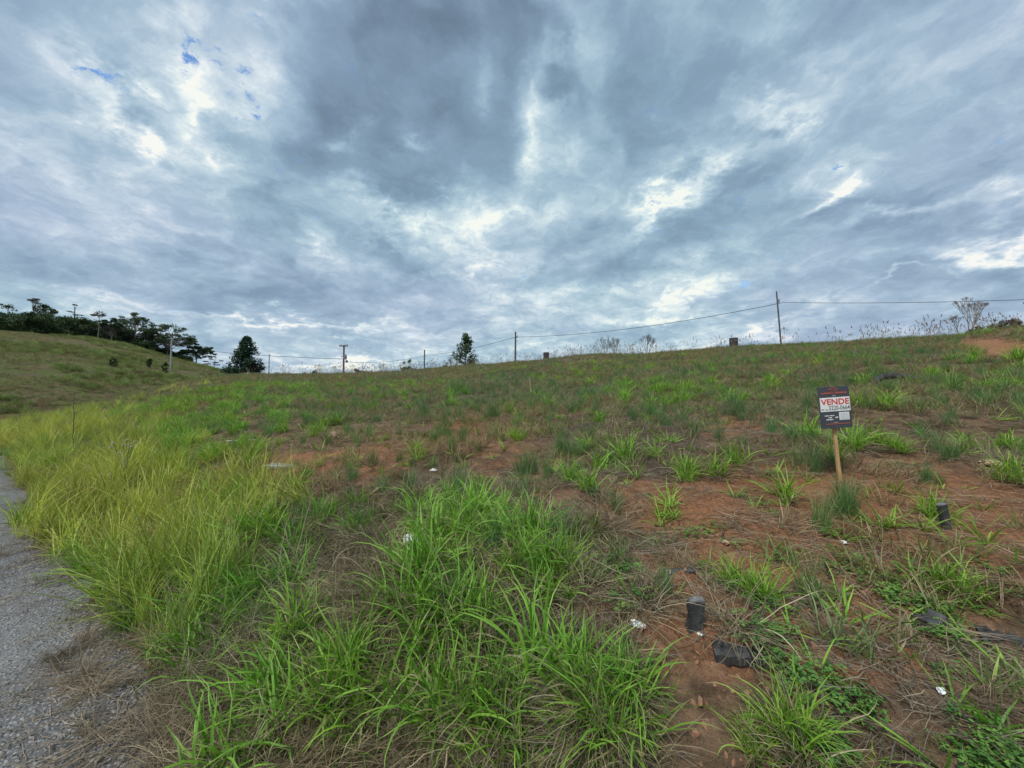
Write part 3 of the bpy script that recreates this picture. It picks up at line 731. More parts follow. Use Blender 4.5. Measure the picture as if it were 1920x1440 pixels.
def gn_scatter(name, key, P_, rot, scl, off, label, parent=None):
    me = bpy.data.meshes.new(name); me.vertices.add(len(P_)); me.vertices.foreach_set('co', np.asarray(P_, np.float32).ravel())
    a = me.attributes.new('rot', 'FLOAT_VECTOR', 'POINT'); a.data.foreach_set('vector', np.asarray(rot, np.float32).ravel())
    a = me.attributes.new('scl', 'FLOAT_VECTOR', 'POINT'); a.data.foreach_set('vector', np.asarray(scl, np.float32).ravel())
    a = me.attributes.new('off', 'FLOAT_VECTOR', 'POINT'); a.data.foreach_set('vector', np.asarray(off, np.float32).ravel())
    nv = len(POOL[key][0].objects)
    a = me.attributes.new('idx', 'INT', 'POINT'); a.data.foreach_set('value', rng.integers(0, nv, len(P_)).astype(np.int32))
    me.update()
    o = new_obj(name, me); tag(o, label, kind='stuff')
    g = bpy.data.node_groups.new(name + '_nodes', 'GeometryNodeTree')
    g.interface.new_socket('Geometry', in_out='INPUT', socket_type='NodeSocketGeometry'); g.interface.new_socket('Geometry', in_out='OUTPUT', socket_type='NodeSocketGeometry')
    gi = g.nodes.new('NodeGroupInput'); go = g.nodes.new('NodeGroupOutput')
    ip = g.nodes.new('GeometryNodeInstanceOnPoints'); ci = g.nodes.new('GeometryNodeCollectionInfo')
    ci.inputs['Collection'].default_value = POOL[key][0]; ci.inputs['Separate Children'].default_value = True; ci.inputs['Reset Children'].default_value = True
    def na(nm, ty):
        x = g.nodes.new('GeometryNodeInputNamedAttribute'); x.data_type = ty; x.inputs['Name'].default_value = nm
        return [s for s in x.outputs if s.enabled and s.name == 'Attribute'][0]
    er = g.nodes.new('FunctionNodeEulerToRotation'); g.links.new(na('rot', 'FLOAT_VECTOR'), er.inputs[0])
    g.links.new(gi.outputs[0], ip.inputs['Points']); g.links.new(ci.outputs[0], ip.inputs['Instance']); ip.inputs['Pick Instance'].default_value = True
    g.links.new(na('idx', 'INT'), ip.inputs['Instance Index']); g.links.new(er.outputs[0], ip.inputs['Rotation']); g.links.new(na('scl', 'FLOAT_VECTOR'), ip.inputs['Scale'])
    g.links.new(ip.outputs[0], go.inputs[0])
    md = o.modifiers.new('scatter', 'NODES'); md.node_group = g
    return o

def candidates(n, r0, r1, pw=1.0, th=(-80, 80)):
    u = rng.random(n)
    r = r0 + (r1 - r0) * u ** pw
    a = R(th[0]) + (R(th[1]) - R(th[0])) * rng.random(n)
    X = r * np.sin(a); Y = r * np.cos(a)
    Z = ground_h(X, Y); return X, Y, Z, r
# keep clear of the objects standing in the field
CLEAR = []
def thin(X, Y, Z, r, dens):
    k = rng.random(len(X)) < dens
    for (c, rad) in CLEAR: k &= ((X - c.x) ** 2 + (Y - c.y) ** 2) > rad * rad
    return k
def do_scatter(name, key, label, n, r0, r1, kind, mult=1.0, scale=(.7, 1.2), pw=1.0, tilt=.12, far_gain=0.0, th=(-80, 80), offv=.15, offc=(0, 0, 0), sink=.01, pred=None, bigger=0.0):
    X, Y, Z, r = candidates(n, r0, r1, pw, th)
    dn = density(kind, X, Y, Z) * mult if kind else np.full(len(X), mult)
    if pred is not None: dn = dn * pred(X, Y, Z, r)
    k = thin(X, Y, Z, r, dn); X, Y, Z, r, dn = X[k], Y[k], Z[k], r[k], dn[k]
    m = len(X)
    s = scale[0] + (scale[1] - scale[0]) * rng.random(m) ** 1.3
    s = s * (1 + far_gain * np.clip((r - 8) / 30, 0, 1.5)) * (1 + bigger * np.clip(dn, 0, 1))
    sc3 = np.stack([s, s, s * rng.uniform(.8, 1.15, m)], 1)
    rot = np.stack([rng.normal(0, tilt, m), rng.normal(0, tilt, m), rng.random(m) * 6.283], 1)
    b = (fbm(X, Y, .8, 3, 91) - .5) * 2 * offv + rng.normal(0, offv * .45, m)
    hue = (fbm(X, Y, .35, 2, 97) - .5) * .5
    off = np.stack([b + hue * .8 + offc[0], b + offc[1], b - hue * .5 + offc[2]], 1)
    return gn_scatter(name, key, np.stack([X, Y, Z - sink], 1), rot, sc3, off, label), m
NC = {}

# ------------------------------------------------------------------ small helpers for standing things
def slab(mb, L, W, T, nx=10, jag=.0, taper=1.0, g=None, bend=0.0):
    """board along +x with uneven edges"""
    g = g or rng
    xs = np.linspace(0, L, nx + 1); V = []
    for i, x in enumerate(xs):
        w = W * .5 * (1 - (1 - taper) * i / nx) * (1 + jag * g.normal()); o = jag * W * .3 * g.normal(); t = T * .5 * (1 + jag * g.normal() * .6); z = bend * math.sin(math.pi * x / L)
        V += [(x, -w + o, z - t), (x, w + o, z - t), (x, w + o, z + t), (x, -w + o, z + t)]
    Q = []
    for i in range(nx):
        for k in range(4): Q.append((i * 4 + k, (i + 1) * 4 + k, (i + 1) * 4 + (k + 1) % 4, i * 4 + (k + 1) % 4))
    Q += [(0, 1, 2, 3), (nx * 4 + 3, nx * 4 + 2, nx * 4 + 1, nx * 4)]
    mb.add(V, Q)

# ------------------------------------------------------------------ FOR SALE sign
base, dep = ground_at(1577, 902)
sc_px = dep / F                                    # metres per photo pixel there
bw, bh = 59 * sc_px, 78 * sc_px
sign = empty('sale_sign', base, 'dark grey VENDE board on a slim yellowish wooden post in the field', 'sign', rot=(R(0), R(-4.5), 0))
CLEAR.append((base, .09))
post_h = 100 * sc_px
mb = MB(); pw = 6.2 * sc_px
slab(mb, post_h * 1.6 + .2, pw, pw * .55, 16, .03)
po = mb.build('post', M_POST, sign); po.rotation_euler = (R(90), R(-90), 0); po.location = (0, 0.012, -.2)
brd = bpy.data.objects.new('board', None)
mb = MB(); mb.box((0, 0, bh / 2), (bw / 2, .003, bh / 2)); brd = mb.build('board', M_BOARD, sign)
brd.location = (-.8 * sc_px, -.024, post_h - 1.0 * sc_px); brd.rotation_euler = (0, R(0.6), R(0))
bv = brd.modifiers.new('edge', 'BEVEL'); bv.width = .0015; bv.segments = 1
def panel(name, x0, x1, z0, z1, mat, y=-.0046, th_=.0012):
    m = MB(); m.box(((x0 + x1) / 2 * bw, y, (z0 + z1) / 2 * bh), ((x1 - x0) / 2 * bw, th_ / 2, (z1 - z0) / 2 * bh)); return m.build(name, mat, brd)
def lettering(txt, x0, x1, z0, z1, mat, bold=0.0, name='lettering', y=-.0062):
    cu = bpy.data.curves.new('t', 'FONT'); cu.body = txt; cu.size = 1; cu.extrude = .01; cu.offset = bold; cu.resolution_u = 3
    o = bpy.data.objects.new('t', cu); col.objects.link(o); bpy.context.view_layer.update()
    dg = bpy.context.evaluated_depsgraph_get(); me = bpy.data.meshes.new_from_object(o.evaluated_get(dg))
    n = len(me.vertices); co = np.zeros(n * 3, np.float32); me.vertices.foreach_get('co', co); co = co.reshape(-1, 3)
    mn, mx = co.min(0), co.max(0)
    q = np.zeros_like(co); q[:, 0] = (x0 + (co[:, 0] - mn[0]) / (mx[0] - mn[0]) * (x1 - x0)) * bw
    q[:, 2] = (z0 + (co[:, 1] - mn[1]) / (mx[1] - mn[1]) * (z1 - z0)) * bh; q[:, 1] = y - (co[:, 2] - mn[2]) / max(mx[2] - mn[2], 1e-6) * .0006
    me.vertices.foreach_set('co', q.ravel()); me.update(); me.materials.clear(); me.materials.append(mat)
    bpy.data.objects.remove(o); bpy.data.curves.remove(cu)
    return new_obj(name, me, brd)
panel('white_panel', -.47, .48, .405, .74, M_WHITE)
lettering('VENDE', -.445, .455, .565, .705, M_RED, .02)
lettering('3220-0664', -.21, .46, .435, .54, M_INK, .004)
panel('small_print', -.33, -.23, .443, .458, M_INK, -.0060)
# emblem: a little roof over two round letters
def strokes(name, segs, wdt, mat, parent=brd, y=-.0055):
    m = MB()
    for k, (x0, z0, x1, z1) in enumerate(segs):
        a = Vector((x0 * bw, 0, z0 * bh)); b = Vector((x1 * bw, 0, z1 * bh)); d = b - a; L_ = d.length
        ang = math.atan2(d.z, d.x); c = (a + b) / 2
        m.box((c.x, y - .0002 * (k % 3), c.z), (L_ / 2, .0004, wdt * bh / 2), Matrix.Rotation(-ang, 3, 'Y'))
    return m.build(name, mat, parent)
strokes('emblem_roof', [(-.20, .925, -.02, .975), (-.02, .975, .16, .925)], .012, M_SALMON)
lettering('SQ', -.13, .10, .888, .945, M_SALMON, .0, 'emblem_letters')
g_ = np.random.default_rng(4)
def word_bars(name, x0, x1, z, hgt, mat, n, gaps=()):
    m = MB(); xs = np.linspace(x0, x1, n + 1)
    for i in range(n):
        if i in gaps: continue
        w = (xs[i + 1] - xs[i]) * .78; hh = hgt * (.8 + .4 * g_.random())
        m.box(((xs[i] + w / 2) * bw, -.0052, (z) * bh), (w / 2 * bw, .0004, hh / 2 * bh))
    return m.build(name, mat, brd)
word_bars('header_print', -.41, .41, .842, .030, M_SALMON, 19, (9,))
word_bars('header_line', -.30, .36, .872, .008, M_SALMON, 22)
word_bars('short_line', -.06, .06, .775, .010, M_PALE, 5)
word_bars('small_print', -.36, -.05, .305, .022, M_PALE, 14, (6,))
word_bars('small_print', -.25, -.13, .258, .020, M_PALE, 5)
word_bars('small_print', -.32, -.09, .212, .024, M_PALE, 9)
m_ = strokes('arrow', [(-.04, .262, .05, .262), (-.03, .245, .03, .245), (.02, .28, .06, .262), (.02, .242, .06, .262)], .012, M_PALE)
panel('blank_label', .10, .42, .19, .375, M_PALE)
panel('label_face', .125, .395, .208, .357, M_PANEL, -.0056)
word_bars('footer_print', -.34, .42, .105, .020, M_SALMON, 26)
word_bars('small_print', -.44, -.36, .455, .03, M_INK, 4)
for z_ in (.80, .04):
    m = MB(); m.tube(np.array([(0.0 * bw, -.003, z_ * bh), (0.0 * bw, -.0065, z_ * bh)]), .004, 8); m.build('screw', M_METAL, brd)
word_bars('short_line', -.10, .05, .140, .006, M_PALE, 8)

# ------------------------------------------------------------------ charred stumps, boards, litter
def charred_block(px, py, wpx, hpx, label, lean=(0, 0), turn=0, cut=.4):
    b, dp = ground_at(px, py); k = dp / F; w, h_ = wpx * k, hpx * k
    r_ = empty('charred_stake', b, label, 'charred wood', rot=(R(lean[0]), R(lean[1]), R(turn))); CLEAR.append((b, w * .75))
    mb = MB(); g = np.random.default_rng(int(px)); nz = 9; V = []
    sh = [(-.5, -.32), (-.1, -.38), (.5, -.30), (.54, .1), (.42, .36), (-.1, .4), (-.5, .3), (-.55, 0)]
    for i in range(nz):
        z = -.12 + (h_ + .12) * i / (nz - 1)
        for j, (x, y) in enumerate(sh):
            f = 1 + .075 * g.normal(); zt = z + (0 if i < nz - 1 else (x * .16 + .07 * g.normal()) * w)
            V.append((x * w * f, y * w * f * .8, zt))
    Q = [(i * 8 + j, i * 8 + (j + 1) % 8, (i + 1) * 8 + (j + 1) % 8, (i + 1) * 8 + j) for i in range(nz - 1) for j in range(8)]
    mb.add(V, Q); mb.build('charred_trunk', M_CHAR, r_)
    mb = MB(); top = V[-8:]; c = np.mean(top, 0)
    V2 = [tuple(np.array(p) + [0, 0, .001]) for p in top] + [tuple(np.array(c) + (np.array(p) - c) * .93 + [0, 0, .006 + .004 * g.random()]) for p in top] + [tuple(c + [0, 0, .004])]
    mb.add(V2, [(j, (j + 1) % 8, 8 + (j + 1) % 8, 8 + j) for j in range(8)], [(8 + j, 8 + (j + 1) % 8, 16) for j in range(8)]); mb.build('ashy_top', M_ASH, r_)
    return r_
charred_block(1303, 1178, 27, 52, 'upright blackened block of wood with pale ashy top by the dead straw tuft', (4, 1), 4)
charred_block(1775, 992, 15, 44, 'narrow black charred stake between the grass tufts right of the sale sign', (-3, -6), 8)
def lying(name, px, py, Lpx, W, T, yaw, label, cat, mat, taper=.8, jag=.08, pitch=2, lift=.01, bend=0.0):
    b, dp = ground_at(px, py, lift); k = dp / F; mb = MB(); slab(mb, Lpx * k, W, T, 12, jag, taper, np.random.default_rng(int(px + py)), bend)
    o = mb.build(name, mat); o.location = b; o.rotation_euler = (R(6), R(-pitch), R(yaw)); tag(o, label, cat); CLEAR.append((b + Vector((math.cos(R(yaw)), math.sin(R(yaw)), 0)) * Lpx * k * .5, min(.14, Lpx * k * .4))); return o
lying('charred_plank', 1247, 1080, 62, .065, .03, 4, 'short blackened plank lying on red soil behind the straw clump', 'plank', M_CHAR)
lying('charred_plank', 1338, 1228, 84, .085, .035, -18, 'flat black plank lying below the charred block near the bottom', 'plank', M_CHAR, .7)
lying('charred_plank', 1735, 1180, 60, .08, .06, 25, 'dark burnt chunk of wood beside the clover at far right', 'plank', M_CHAR, .6, .18)
lying('charred_plank', 1835, 1195, 80, .07, .035, -38, 'thin burnt stick lying by the grass at the right edge', 'plank', M_CHAR, .3, .35)
lying('weathered_board', 503, 877, 66, .17, .045, -20, 'weathered pale grey board lying on red soil left of centre', 'board', M_GREYBOARD, .9, .10, 0, .03)
lying('dead_branch', 424, 836, 76, .05, .035, 4, 'long dark branch with a pale upper edge on the ground at left', 'branch', M_CHAR, .8, .1, 1, .05)
o = lying('pale_stick', 424, 836, 60, .022, .014, 3, 'thin white stick lying along the dark branch at left', 'stick', M_PALE, .5, .05, 2, .09)
lying('dead_branch', 1500, 722, 60, .10, .06, 3, 'dark burnt branch lying behind the top of the sale sign', 'branch', M_CHAR, .6, .15, 0, .06)
for q_ in ((1300, 1222, .16), (1340, 1250, .14), (1230, 1090, .12), (1300, 1260, .14), (1345, 1300, .26), (1350, 1360, .22), (1270, 1300, .16)): CLEAR.append((ground_at(q_[0], q_[1])[0], q_[2]))
# arching blackened log at upper right
b, dp = ground_at(1640, 722, .0); k = dp / F
mb = MB(); s = np.linspace(0, 1, 18); pts = np.stack([s * 78 * k, .12 * np.sin(s * 5), .02 + 15 * k * np.sin(np.clip(s * 1.02, 0, 1) * math.pi) ** .8], 1)
mb.tube(pts, .045 + .03 * np.sin(s * math.pi), 8); lg = mb.build('fallen_log', M_CHAR, None, True); lg.location = b; tag(lg, 'arched blackened log among brown grass right of the sale sign', 'log')

def crumple(name, px, py, wpx, hpx, label, mat=M_LITTER, cat='litter', seed=1, flat=.5, lift=.0):
    b, dp = ground_at(px, py, .0); k = dp / F; g = np.random.default_rng(seed); nu, nv = 14, 8; V = []
    for i in range(nv + 1):
        for j in range(nu):
            a = 6.283 * j / nu; ph = math.pi * i / nv
            rr = 1 + .28 * g.normal() * math.sin(ph)
            V.append((math.cos(a) * math.sin(ph) * wpx * k / 2 * rr, math.sin(a) * math.sin(ph) * wpx * k * .4 * rr, math.cos(ph) * hpx * k * flat * (1 + .2 * g.normal()) + hpx * k * .35))
    Q = [(i * nu + j, i * nu + (j + 1) % nu, (i + 1) * nu + (j + 1) % nu, (i + 1) * nu + j) for i in range(nv) for j in range(nu)]
    me = mesh_np(name, V, Q, mat); o = new_obj(name, me, None, b + Vector((0, 0, lift)), (0, 0, g.random() * 3)); tag(o, label, cat); CLEAR.append((b, wpx * k * .6)); return o
crumple('plastic_scrap', 770, 1036, 30, 16, 'crumpled white plastic scrap caught in the bright green grass clump', seed=2, lift=.06)
crumple('plastic_scrap', 1195, 1174, 24, 8, 'flattened white scrap on the soil left of the charred block', seed=3)
crumple('plastic_scrap', 1312, 1192, 10, 4, 'tiny white chip just below the charred block', seed=4)
crumple('plastic_scrap', 1766, 1306, 12, 12, 'small white scrap amid the clover near the lower right corner', seed=5, lift=.01)
crumple('plastic_scrap', 813, 884, 12, 5, 'little white curl of plastic on dark soil above the green clump', seed=6)
crumple('plastic_scrap', 1581, 1020, 12, 6, 'small pale scrap under grass leaves right of the red soil', seed=7)
crumple('field_stone', 626, 822, 17, 14, 'orange brown stone on the bare soil at centre left', M_STONE, 'stone', 8, .5)
crumple('field_stone', 459, 814, 12, 4, 'flat tan stone in the grass above the dark branch', M_STONE, 'stone', 9, .4)
crumple('field_stone', 1360, 1020, 14, 8, 'pale brown stone by a dry stem on the red soil', M_STONE, 'stone', 10, .5)
crumple('field_stone', 1862, 876, 34, 12, 'cream coloured rock beside the green tuft at the right edge', M_STONE, 'stone', 12, .5)

def stem(name, px, py, top, label, mat, rad=.006, dx=0, cat='stem', twigs=3):
    b, dp = ground_at(px, py); k = dp / F; h_ = (py - top) * k; g = np.random.default_rng(int(px)); s = np.linspace(0, 1, 9)
    mb = MB(); pts = np.stack([dx * k * s + .01 * g.normal(size=9), .01 * g.normal(size=9), s * h_ - .03], 1); mb.tube(pts, rad * (1.15 - .6 * s), 6)
    for i in range(twigs):
        a = g.random() * 6.28; q = pts[3 + i % 5]; L_ = h_ * .22; e = q + np.array([math.cos(a) * L_ * .8, math.sin(a) * L_ * .8, L_ * .5]); mb.tube(np.array([q, (q + e) / 2 + .01 * g.normal(size=3), e]), [rad * .5, rad * .4, rad * .2], 5)
    o = mb.build(name, mat); o.location = b; return tag(o, label, cat)
stem('dead_weed', 137, 845, 733, 'tall dark bare stem standing in the yellow grass by the road', M_CHAR, .008, -2)
stem('dry_reed', 996, 745, 704, 'pale dry reed standing alone above the short grass at centre', M_STONE, .02, -3, 'stem', 0)
for (a_, b_, c_, l_) in [(1357, 1012, 985, 'short burnt stem on red soil beside the pale brown stone'), (1554, 1090, 1040, 'thin dark burnt stem in front of the clover patch'), (1650, 1050, 1020, 'tiny blackened stem right of the red soil patch'),
                         (1215, 872, 850, 'stubby black stem on the burnt soil'), (673, 860, 835, 'small burnt stem beside the red soil at centre left'), (560, 775, 742, 'brown dead stem in the short grass behind the dark branch')]:
    stem('burnt_stem', a_, b_, c_, l_, M_CHAR, .005)

# flowering weed at the roadside
b, dp = ground_at(232, 925); k = dp / F
fw = empty('flowering_weed', b, 'branching weed with fluffy cream seed heads in the yellow roadside grass', 'weed'); g = np.random.default_rng(6)
mb = MB(); s = np.linspace(0, 1, 6); mb.tube(np.stack([s * 0, s * 0, s * 55 * k], 1), .007, 6); heads = []
for (hx, hy) in [(-47, 82), (-22, 92), (-12, 96), (2, 92), (6, 84), (18, 90), (-8, 88), (-60, 30), (-30, 70), (-38, 33)]:
    st0 = np.array([0, 0, (30 + 20 * g.random()) * k]); e = np.array([hx * k, g.normal() * .08, hy * k]); mb.tube(np.array([st0, (st0 * .5 + e * .5) + [0, 0, -.02], e]), [.005, .004, .003], 5); heads.append(e)
mb.build('stalk', simple('weed_stalk', (.10, .13, .05), (.16, .19, .08), 8), fw)
MF = simple('seed_fluff', (.5, .48, .33), (.72, .70, .55), 60, .95, .6)
for e in heads:
    mb = MB(); n_ = 60
    d = g.normal(size=(n_, 3)); d /= np.linalg.norm(d, axis=1)[:, None]; d[:, 2] = np.abs(d[:, 2]) - .25
    for v in d:
        t1 = np.cross(v, [0, 0, 1.]); t1 /= np.linalg.norm(t1) + 1e-6; R_ = .030
        mb.add([e - t1 * .003, e + t1 * .003, e + v * R_ + t1 * .006, e + v * R_ - t1 * .006], [(0, 1, 2, 3)])
    mb.build('flower_head', MF, fw)

# drums on the ridge
def drum(px, top, bot, wpx, depth, label):
    b = at(px, bot + 14, depth); k = depth / F; g = at(px, top, depth)
    b.z = float(ground_h(b.x, b.y)) - .05; h_ = g.z - b.z; r_ = wpx * k / 2
    e = empty('metal_drum', b, label, 'drum'); n_ = 24
    mb = MB(); zs = [0, .3, .31, .33, .34, .64, .65, .67, .68, 1]; rs_ = [1, 1, 1.03, 1.03, 1, 1, 1.03, 1.03, 1, 1]
    V = [(r_ * q * math.cos(6.283 * j / n_), r_ * q * math.sin(6.283 * j / n_), z * h_) for z, q in zip(zs, rs_) for j in range(n_)]
    Q = [(i * n_ + j, i * n_ + (j + 1) % n_, (i + 1) * n_ + (j + 1) % n_, (i + 1) * n_ + j) for i in range(len(zs) - 1) for j in range(n_)]
    mb.add(V, Q); mb.build('drum_body', M_DRUM, e)
    mb = MB(); mb.tube(np.array([(0, 0, h_ - .03), (0, 0, h_ + .015)]), r_ * 1.05, 24); mb.build('lid', M_METAL, e)
drum(1024, 661, 672, 10.5, 42.5, 'small dark drum on the ridge right of the middle pole')
drum(1376, 634, 645, 14.5, 34.5, 'wider dark drum on the ridge left of the tallest pole')

# ------------------------------------------------------------------ poles and cables
def pole(px, top, depth, wpx, label, mat=M_POLE, lean=0.0, bottom_px=None):
    t0 = at(px, top, depth); gz = float(ground_h(t0.x, t0.y)); k = depth / F
    if bottom_px: gz = min(gz, at(px, bottom_px, depth).z)
    if depth > 79: gz = min(gz, t0.z - 9 if bottom_px is None else gz)
    H = t0.z - gz + .3; lx = lean * k * H / ((720 - top + 0) * k + 1e-6) * 0
    e = empty('utility_pole', Vector((t0.x, t0.y, gz - .3)), label, 'utility pole')
    e.rotation_euler = (0, R(lean), 0)
    mb = MB(); s = np.linspace(0, 1, 6); mb.tube(np.stack([0 * s, 0 * s, s * H], 1), wpx * k / 2 * (1.25 - .4 * s), 8); mb.build('shaft', mat, e)
    return e, H, k
e, H, k = pole(1465, 546, 50, 2.7, 'tall thin grey pole rising above the ridge on the right', M_POLE, -3.2)
def hardware(e, H, k, z, mat=M_METAL, side=1):
    mb = MB(); mb.box((side * 1.8 * k, 0, H - z * k), (2.2 * k, .05, 1.2 * k)); mb.build('bracket', mat, e)
    mb = MB(); mb.tube(np.array([(side * 3.4 * k, 0, H - z * k), (side * 3.4 * k, 0, H - z * k + .35)]), .07, 6); mb.build('insulator', mat, e)
hardware(e, H, k, 20, M_METAL, 1)
e, H, k = pole(966, 622, 75, 3.4, 'grey pole beside the small drum near the centre of the ridge', M_POLE, 0.3); hardware(e, H, k, 10, M_METAL, 1)
mb = MB(); mb.box((2.6 * k, 0, H - 17 * k), (1.2 * k, .1, .5 * k)); mb.build('bracket', M_METAL, e)
e, H, k = pole(796, 656, 105, 2.6, 'slim dark pole between the round bush and the slender pine', M_POLE, 0)
e, H, k = pole(645, 647, 88, 3.6, 'power pole with wooden crossarm and grey transformer', M_REDPOLE, 0)
mb = MB(); mb.box((0, -.2, H - 2 * k), (8 * k, .08, .9 * k)); mb.build('crossarm', M_POLE, e)
for x in (-7, -4, 4, 7):
    mb = MB(); mb.tube(np.array([(x * k, -.2, H - 1.4 * k), (x * k, -.2, H + .8 * k)]), .09, 6); mb.build('insulator', M_METAL, e)
tfm = MB(); tfm.tube(np.array([(3.6 * k, -.3, H - 27 * k), (3.6 * k, -.3, H - 20 * k)]), 3.0 * k, 12); tfo = tfm.build('transformer', M_METAL, e)
mb = MB()
for x in (2.4, 4.8): mb.tube(np.array([(x * k, -.3, H - 20 * k), (x * k, -.3, H - 17.5 * k)]), .09, 6)
mb.build('bushing', M_METAL, tfo)
mb = MB(); mb.box((-1 * k, -.2, H - 22 * k), (3 * k, .1, .6 * k)); mb.build('lower_crossarm', M_POLE, e)
mb = MB(); mb.tube(np.array([(5.5 * k, -.2, H - 31 * k), (7.5 * k, -.3, H - 31 * k)]), .3, 8); mb.build('lamp_head', M_METAL, e)
e, H, k = pole(505, 664, 120, 2.0, 'very thin distant pole just right of the dark pine', M_CONC, 0)
e, H, k = pole(322, 634, 70, 2.6, 'pale concrete pole in front of the left hillside', M_CONC, 0, 712)
mb = MB(); mb.box((0, -.1, H - 1.0 * k), (4.5 * k, .06, .5 * k)); mb.build('crossarm', M_CONC, e)
def cable(pts, label, rad=.03, sag=0.0):
    P_ = [at(*p) for p in pts]; out_ = []
    for a, b in zip(P_[:-1], P_[1:]):
        for i in range(14):
            s_ = i / 14; q = a.lerp(b, s_); q.z -= sag * 4 * s_ * (1 - s_); out_.append(tuple(q))
    out_.append(tuple(P_[-1])); mb = MB(); mb.tube(np.array(out_), rad, 5)
    o = mb.build('power_cable', M_WIRE); tag(o, label, 'cable')
cable([(1467, 567, 50), (2050, 557, 33)], 'cable running right from the tallest pole to the picture edge', .026, .25)
cable([(968, 632, 75), (1465, 568, 50)], 'long cable sagging between the centre pole and the tallest pole', .034, 1.0)
cable([(797, 666, 105), (966, 632, 75)], 'cable rising from the slim pole past the slender pine', .036, .6)
cable([(649, 679, 88), (796, 667, 105)], 'cable between the transformer pole and the slim dark pole', .03, .7)
cable([(400, 659, 110), (645, 673, 88)], 'cable passing the dark pine to the transformer pole', .048, .3)

# ------------------------------------------------------------------ trees
def leaf_cloud(centers, n_each, spread, size, cA, cB, seed, flat=1.0, drop=0.0):
    """centers (m,3), leaves as small bent quads around each centre"""
    g = np.random.default_rng(seed); m = len(centers)
    ce = np.repeat(np.asarray(centers, float), n_each, 0); n = len(ce)
    d = g.normal(size=(n, 3)); d /= np.linalg.norm(d, axis=1)[:, None]
    sp_ = np.repeat(np.broadcast_to(np.asarray(spread, float), (m,)), n_each)
    p = ce + d * (sp_ * g.random(n) ** .45)[:, None] * np.array([1, 1, flat])
    a = g.normal(size=(n, 3)); a[:, 2] *= .6; a[:, 2] -= drop; a /= np.linalg.norm(a, axis=1)[:, None]
    b = np.cross(a, g.normal(size=(n, 3))); b /= np.linalg.norm(b, axis=1)[:, None]
    s_ = size * (.6 + .8 * g.random(n))[:, None]
    V = np.stack([p - a * s_ * .6, p - b * s_ * .32, p + a * s_ * .6, p + b * s_ * .32], 1).reshape(-1, 3)
    Q = np.arange(n * 4).reshape(-1, 4)
    f = g.random((m, 1)); c = np.array(cA) * (1 - f) + np.array(cB) * f; c = np.repeat(c, n_each, 0) * (1 + .18 * g.normal(size=(n, 1)))
    return V, Q, np.clip(np.repeat(c, 4, 0), .003, 1)
DG = ((.035, .07, .035), (.07, .12, .05)); MG = ((.03, .06, .025), (.065, .10, .04)); BR = ((.06, .05, .035), (.09, .075, .045))
